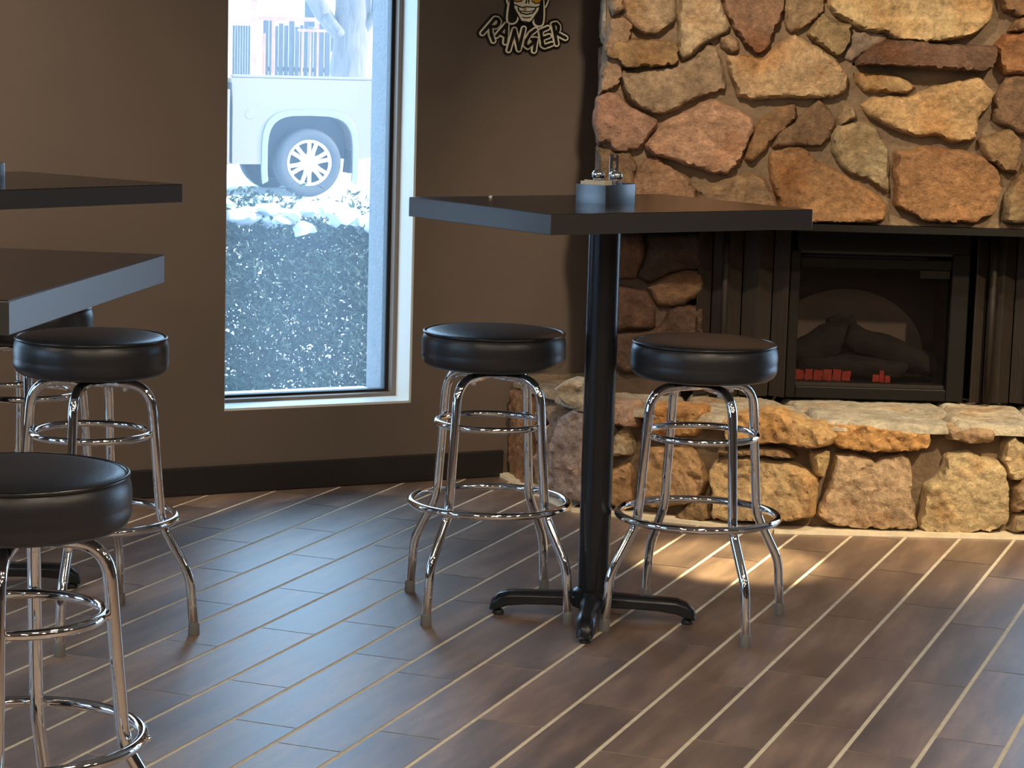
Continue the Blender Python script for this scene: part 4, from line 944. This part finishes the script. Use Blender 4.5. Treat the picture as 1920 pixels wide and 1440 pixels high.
for k in range(26):
    u = rn.uniform(-.8, 3.5); h = 2.5+rn.uniform(-.25, .25); b = hp(u, h, GZ); p = [b]
    for j in range(4): p.append(p[-1] + Vector((rn.uniform(-.12, .12), rn.uniform(-.1, .1), rn.uniform(.14, .24))))
    tube(bm, p, [.014, .011, .008, .005, .003], 6)
    for q in p[1:4]:
        e = q + Vector((rn.uniform(-.25, .25), rn.uniform(-.2, .2), rn.uniform(.02, .2))); tube(bm, [q, q.lerp(e, .5)+Vector((0, 0, .02)), e], [.006, .004, .002], 5)
o = obj('twigs', bm, M['twig'], None); o.parent = hedge; o.matrix_parent_inverse = Matrix.Translation(-hedge.location)
bm = BM()
for k in range(230):
    u = rn.uniform(-.8, 3.5); h = 2.5+rn.uniform(-.42, .30)
    rel = rn.uniform(.93, 1.03)
    if k % 38 == 0: rel = rn.uniform(.62, .82); h = 2.5-.52
    q = hp(u, h, GZ+(htop(u)-GZ)*rel); s = rn.uniform(.025, .060) if k % 38 else rn.uniform(.05, .08)
    m = Matrix.Translation(q) @ Matrix.Rotation(PI/2-WY+rn.uniform(-.6, .6), 4, 'Z') @ Matrix.Rotation(rn.uniform(-.35, .35), 4, 'Y') @ Matrix.Diagonal((s*rn.uniform(1.1, 2.0), s*1.2, s*rn.uniform(.4, .7), 1))
    r = bmesh.ops.create_icosphere(bm, subdivisions=3, radius=1.0, matrix=m)
    for v in r['verts']: v.co += Vector((noise.noise(v.co*22), noise.noise(v.co*22+Vector((7, 0, 0))), noise.noise(v.co*22+Vector((0, 7, 0)))))*s*.7
sn = obj('snow', bm, M['snow'], smooth=True); tag(sn, 'lumps of snow lying on the evergreen hedge outside the window', 'snow', kind='stuff')

# pickup truck, nose to the left; local x forward, y to its far side, origin on the ground under the near rear wheel
TR = thing('pickup_truck', 'bronze pickup truck parked on the snow outside the tall window', 'truck', (-2.65, 27.9, GZ), PI-math.radians(-22)-2*math.radians(22)+math.radians(0))
TR.rotation_euler = (0, 0, PI + math.radians(22))
# local +x points left in the picture; near side of the body is local +y
def tprism(bm, poly, y0, y1): prism(bm, poly, lambda u, v, h: Vector((u, h, v)), y0, y1)
W = 1.95; YN = 0.12                                     # near body side just outside the tyre
def arch(cx, r0, zc, a0=0, a1=180, n=14, sq=.55):
    out = []
    for k in range(n+1):
        a = math.radians(a0+(a1-a0)*k/n); c, s = math.cos(a), math.sin(a)
        out.append((cx + r0*math.copysign(abs(c)**sq, c), zc + r0*.98*math.copysign(abs(s)**sq, s)))
    return out
zc = .42
bed = [(-1.04, .55), (-.55, .46)] + arch(0, .55, zc+.05, 180, 0) + [(.60, .40), (1.0, .40), (1.0, 1.46), (-1.00, 1.46), (-1.04, 1.40)]
bm = BM(); tprism(bm, bed, YN-W, YN)
bmesh.ops.bisect_plane(bm, geom=list(bm.verts)+list(bm.edges)+list(bm.faces), plane_co=(0, 0, 1.16), plane_no=(0, 0, 1))
for v in bm.verts:
    if v.co.z > 1.17 and v.co.y > 0: v.co.y -= (v.co.z-1.16)*.32
obj('cargo_bed', bm, M['truck'], TR, bevel=0.035, segs=3, auto=40)
bm = BM(); tprism(bm, [(-.98, 1.462), (.98, 1.462), (.98, 1.50), (-.98, 1.50)], YN-.20, YN-.11); obj('bed_rail', bm, M['truck'], TR, bevel=0.012)
bm = BM(); tprism(bm, [(1.03, .40), (3.02, .40)] + arch(3.62, .55, zc+.05, 180, 0)[0:0] + [(3.02, .52)] + [(p[0], p[1]) for p in arch(3.62, .55, zc+.05, 180, 0)] + [(4.55, .45), (4.62, .8), (4.58, 1.15), (3.1, 1.25), (1.03, 1.32)], YN-W, YN); obj('cab_lower', bm, M['truck'], TR, bevel=0.03, segs=3, auto=40)
bm = BM(); tprism(bm, [(1.05, 1.325), (3.0, 1.26), (2.35, 1.86), (1.25, 1.90)], YN-W+.12, YN-.12); obj('cab_roof', bm, M['truck'], TR, bevel=0.05, segs=3, auto=40)
bm = BM(); tprism(bm, [(1.25, 1.38), (1.95, 1.36), (1.92, 1.80), (1.34, 1.82)], YN-.122, YN-.113); tprism(bm, [(2.02, 1.36), (2.75, 1.33), (2.28, 1.78), (2.0, 1.79)], YN-.122, YN-.113); obj('side_window', bm, M['car_glass'], TR)
bm = BM()
ins_ = arch(0, .552, zc+.05, 197, -17, 18); outs = arch(0, .63, zc+.05, 197, -17, 18)
tprism(bm, ins_ + outs[::-1], YN-.01, YN+.025); obj('wheel_arch_flare', bm, M['flare'], TR, bevel=0.008)
bm = BM(); tprism(bm, arch(0, .548, zc+.05, 180, 0) + [(.548, .47), (-.548, .47)], YN-.80, YN-.30); obj('wheel_well', bm, M['dark'], TR)
bm = BM(); tprism(bm, [(-.52, .30), (-.60, .30), (-.63, .62), (-.55, .62)], YN-.30, YN-.01); obj('mud_flap', bm, M['dark'], TR)
bm = BM(); tprism(bm, [(-1.052, .90), (-.96, .90), (-.97, 1.28), (-1.052, 1.28)], YN-.16, YN+.008); obj('tail_light', bm, M['red_lens'], TR, bevel=0.01)
bm = BM(); tprism(bm, [(-1.24, .52), (-1.05, .52), (-1.05, .74), (-1.24, .74)], YN-W+.03, YN-.03); obj('rear_bumper', bm, M['dark'], TR, bevel=0.02)
bm = BM(); tube(bm, [(1.05, YN+.06, .36), (2.9, YN+.06, .36)], .045, 12); obj('side_step', bm, M['alloy'], TR, smooth=True)
bm = BM(); tprism(bm, [(1.002, .42), (1.028, .42), (1.028, 1.40), (1.002, 1.40)], YN-W+.05, YN-.03); obj('cab_gap', bm, M['gasket'], TR)
bm = BM(); lathe(bm, [(0, 0), (.062, 0), (.058, .006), (0, .006)], 24, (0, 0, 0), Matrix.Translation((.78, YN, 1.02)) @ Matrix.Rotation(-PI/2, 4, 'X')); obj('fuel_cap', bm, M['truck'], TR, auto=40)
def wheel(cx, cy, facing):
    m = Matrix.Translation((cx, cy, .425)) @ Matrix.Diagonal((1.05, 1, 1.05, 1)) @ Matrix.Rotation(-PI/2 if facing > 0 else PI/2, 4, 'X')
    bm = BM(); lathe(bm, [(.262, -.26), (.34, -.27), (.385, -.255), (.405, -.21), (.405, -.06), (.388, -.015), (.345, 0), (.285, -.012), (.262, -.03), (.255, -.14), (.262, -.26)], 56, (0, 0, 0), m); w = obj('wheel', bm, M['rubber'], TR, smooth=True)
    bm = BM(); lathe(bm, [(0, -.13), (.256, -.13), (.256, -.12), (0, -.12)], 40, (0, 0, 0), m); obj('brake_shadow_disc', bm, M['dark'], w, auto=40).name = 'brake_shade_disc'  # dark disc stands for the shade behind the spokes
    bm = BM(); lathe(bm, [(.240, -.03), (.258, -.012), (.268, -.004), (.276, -.012), (.272, -.05), (.245, -.06), (.240, -.03)], 56, (0, 0, 0), m)
    for k in range(6):
        a = 2*PI*k/6 + .35
        for s in (-1, 1):                              # forked spokes
            ca, sa = math.cos(a), math.sin(a); tx, ty = -sa, ca
            r = [(.045, .026*s), (.14, .026*s), (.25, .046*s)]
            for (ra, oa), (rb, ob) in zip(r, r[1:]):
                pa = (ca*ra+tx*oa, sa*ra+ty*oa); pb = (ca*rb+tx*ob, sa*rb+ty*ob)
                dx, dy = pb[0]-pa[0], pb[1]-pa[1]; L = math.hypot(dx, dy); nx, ny = -dy/L*.023, dx/L*.023
                prism(bm, [(pa[0]+nx, pa[1]+ny), (pa[0]-nx, pa[1]-ny), (pb[0]-nx, pb[1]-ny), (pb[0]+nx, pb[1]+ny)], lambda u, v, h: m @ Vector((u, v, h)), -.055, -.022)
    lathe(bm, [(0, -.05), (.075, -.05), (.072, -.02), (.04, -.012), (0, -.012)], 24, (0, 0, 0), m)
    obj('rim', bm, M['alloy'], w, auto=40)
    return w
for cx in (0, 3.62):
    wheel(cx, YN-.005, 1); wheel(cx, YN-W+.005, -1)

# tree behind the truck
tree = thing('bare_tree', 'thick bare tree trunk with a sawn-off limb behind the truck', 'tree', (-2.60-.19, 36.0, .6))
def tree_part(name, bm):
    for v in bm.verts: v.co += Vector((-.19, 0, 0))
    for v in bm.verts: v.co += Vector((noise.noise(v.co*3.3), noise.noise(v.co*3.3+Vector((9, 0, 0))), 0))*.05
    o = obj(name, bm, M['bark'], None, smooth=True); o.parent = tree; o.matrix_parent_inverse = Matrix.Translation(-tree.location)
bm = BM(); tube(bm, fillet([(-2.56, 36, .5), (-2.60, 36, 1.3), (-2.54, 36, 2.0), (-2.50, 36.1, 2.9), (-2.46, 36.2, 5.5)], .4, 8), .29, 28); tree_part('trunk', bm)
bm = BM(); tube(bm, fillet([(-2.62, 36, 1.72), (-2.95, 35.8, 2.05), (-3.22, 35.7, 2.55), (-3.35, 35.6, 3.6)], .25, 6), .135, 18); tree_part('limb', bm)
bm = BM(); tube(bm, [(-2.95, 35.75, 2.10), (-2.80, 35.55, 1.98), (-2.66, 35.40, 1.86)], [.09, .085, .08], 16); tree_part('sawn_stub', bm)
bm = BM(); tube(bm, fillet([(-2.45, 36, 1.75), (-2.18, 35.9, 2.15), (-2.0, 35.9, 2.3), (-1.75, 35.9, 3.4)], .2, 6), .085, 16); tree_part('limb', bm)

# fence, posts, lattice and house on the rise behind
def farbox(name, lo, hi, m, parent, bv=0): bm = BM(); box(bm, lo, hi); o = obj(name, bm, m, None, bevel=bv); o.parent = parent; o.matrix_parent_inverse = Matrix.Translation(-parent.location); return o
fen = thing('board_fence', 'grey weathered board fence behind the truck', 'fence', (-3.9, 40, .95))
bm = BM(); x = -4.62; rn = random.Random(2)
while x < -3.35:
    w = rn.uniform(.07, .11); hgt = rn.uniform(1.95, 2.12); box(bm, (x, 40+rn.uniform(-.01, .01), .93), (x+w-.012, 40.03, hgt)); x += w
o = obj('boards', bm, M['fence'], None); o.parent = fen; o.matrix_parent_inverse = Matrix.Translation(-fen.location)
farbox('rail', (-4.62, 40.03, 1.2), (-3.35, 40.07, 1.28), M['fence'], fen)
gate = thing('board_gate', 'grey board gate with a pale frame at the left edge of the window view', 'gate', (-4.95, 39.2, .9))
bm = BM()
for k in range(8): box(bm, (-5.06+k*.045, 39.2, .92), (-5.06+k*.045+.036, 39.22, 1.98))
o = obj('boards', bm, M['fence'], None); o.parent = gate; o.matrix_parent_inverse = Matrix.Translation(-gate.location)
farbox('gate_frame', (-5.12, 39.16, .9), (-5.07, 39.24, 2.1), M['lattice'], gate); farbox('gate_frame', (-4.69, 39.16, .9), (-4.65, 39.24, 2.1), M['lattice'], gate); farbox('gate_frame', (-5.07, 39.16, 1.99), (-4.69, 39.24, 2.1), M['lattice'], gate)
per = thing('timber_arbor', 'sunlit timber post arbor standing in front of the grey fence', 'arbor', (-4.1, 39, .9))
for i, (x, w, z1, y) in enumerate(((-4.57, .10, 3.4, 38.2), (-4.42, .05, 1.85, 38.4), (-4.28, .055, 2.12, 38.6), (-3.82, .03, 1.95, 39), (-3.68, .03, 1.9, 39), (-3.55, .035, 2.05, 39), (-3.16, .035, 2.0, 39))):
    farbox('post', (x-w/2, y-w/2, gz(x, y)-.05), (x+w/2, y+w/2, z1), M['timber'], per)
farbox('crossbeam', (-4.55, 38.58, 2.07), (-3.1, 38.66, 2.14), M['timber'], per); farbox('crossbeam', (-3.9, 38.95, 1.9), (-3.1, 39.0, 1.95), M['timber'], per)
def lattice(x0, x1, z0, z1, y, label):
    t = thing('white_lattice_panel', label, 'lattice', ((x0+x1)/2, y, z0), group='white garden lattice panels')
    bm = BM(); n = int((x1-x0)/.055); k = int((z1-z0)/.085)
    for i in range(n+1): xx = x0+(x1-x0)*i/n; box(bm, (xx-.011, y, z0), (xx+.011, y+.015, z1))
    for i in range(k+1): zz = z0+(z1-z0)*i/k; box(bm, (x0, y-.012, zz-.014), (x1, y, zz+.014))
    o = obj('lattice_strips', bm, M['lattice'], None); o.parent = t; o.matrix_parent_inverse = Matrix.Translation(-t.location)
lattice(-2.42, -2.08, .9, 1.78, 38, 'white lattice panel right of the tree trunk behind the truck')
lattice(-3.25, -2.92, .9, 1.55, 38.2, 'white lattice panel left of the tree trunk behind the truck')
hs = thing('neighbour_house', 'cream sided house far behind the fence', 'house', (-2, 47, 1.0))
bm = BM(); box(bm, (-12, 47, .8), (5, 55, 5.2))
for k in range(26): box(bm, (-12, 46.985, .9+k*.165), (5, 47.0, .9+k*.165+.02))
o = obj('siding', bm, M['siding'], None); o.parent = hs; o.matrix_parent_inverse = Matrix.Translation(-hs.location)
farbox('house_window', (-4.55, 46.93, 2.1), (-4.35, 46.99, 2.7), M['car_glass'], hs)
farbox('house_window', (-3.3, 46.93, 2.25), (-2.7, 46.99, 3.2), M['car_glass'], hs)
bm = BM(); prism(bm, [(46.3, 5.1), (55.7, 5.1), (51, 7.6)], lambda u, v, h: Vector((h, u, v)), -12.5, 5.5)
o = obj('house_roof', bm, M['roof'], None); o.parent = hs; o.matrix_parent_inverse = Matrix.Translation(-hs.location)
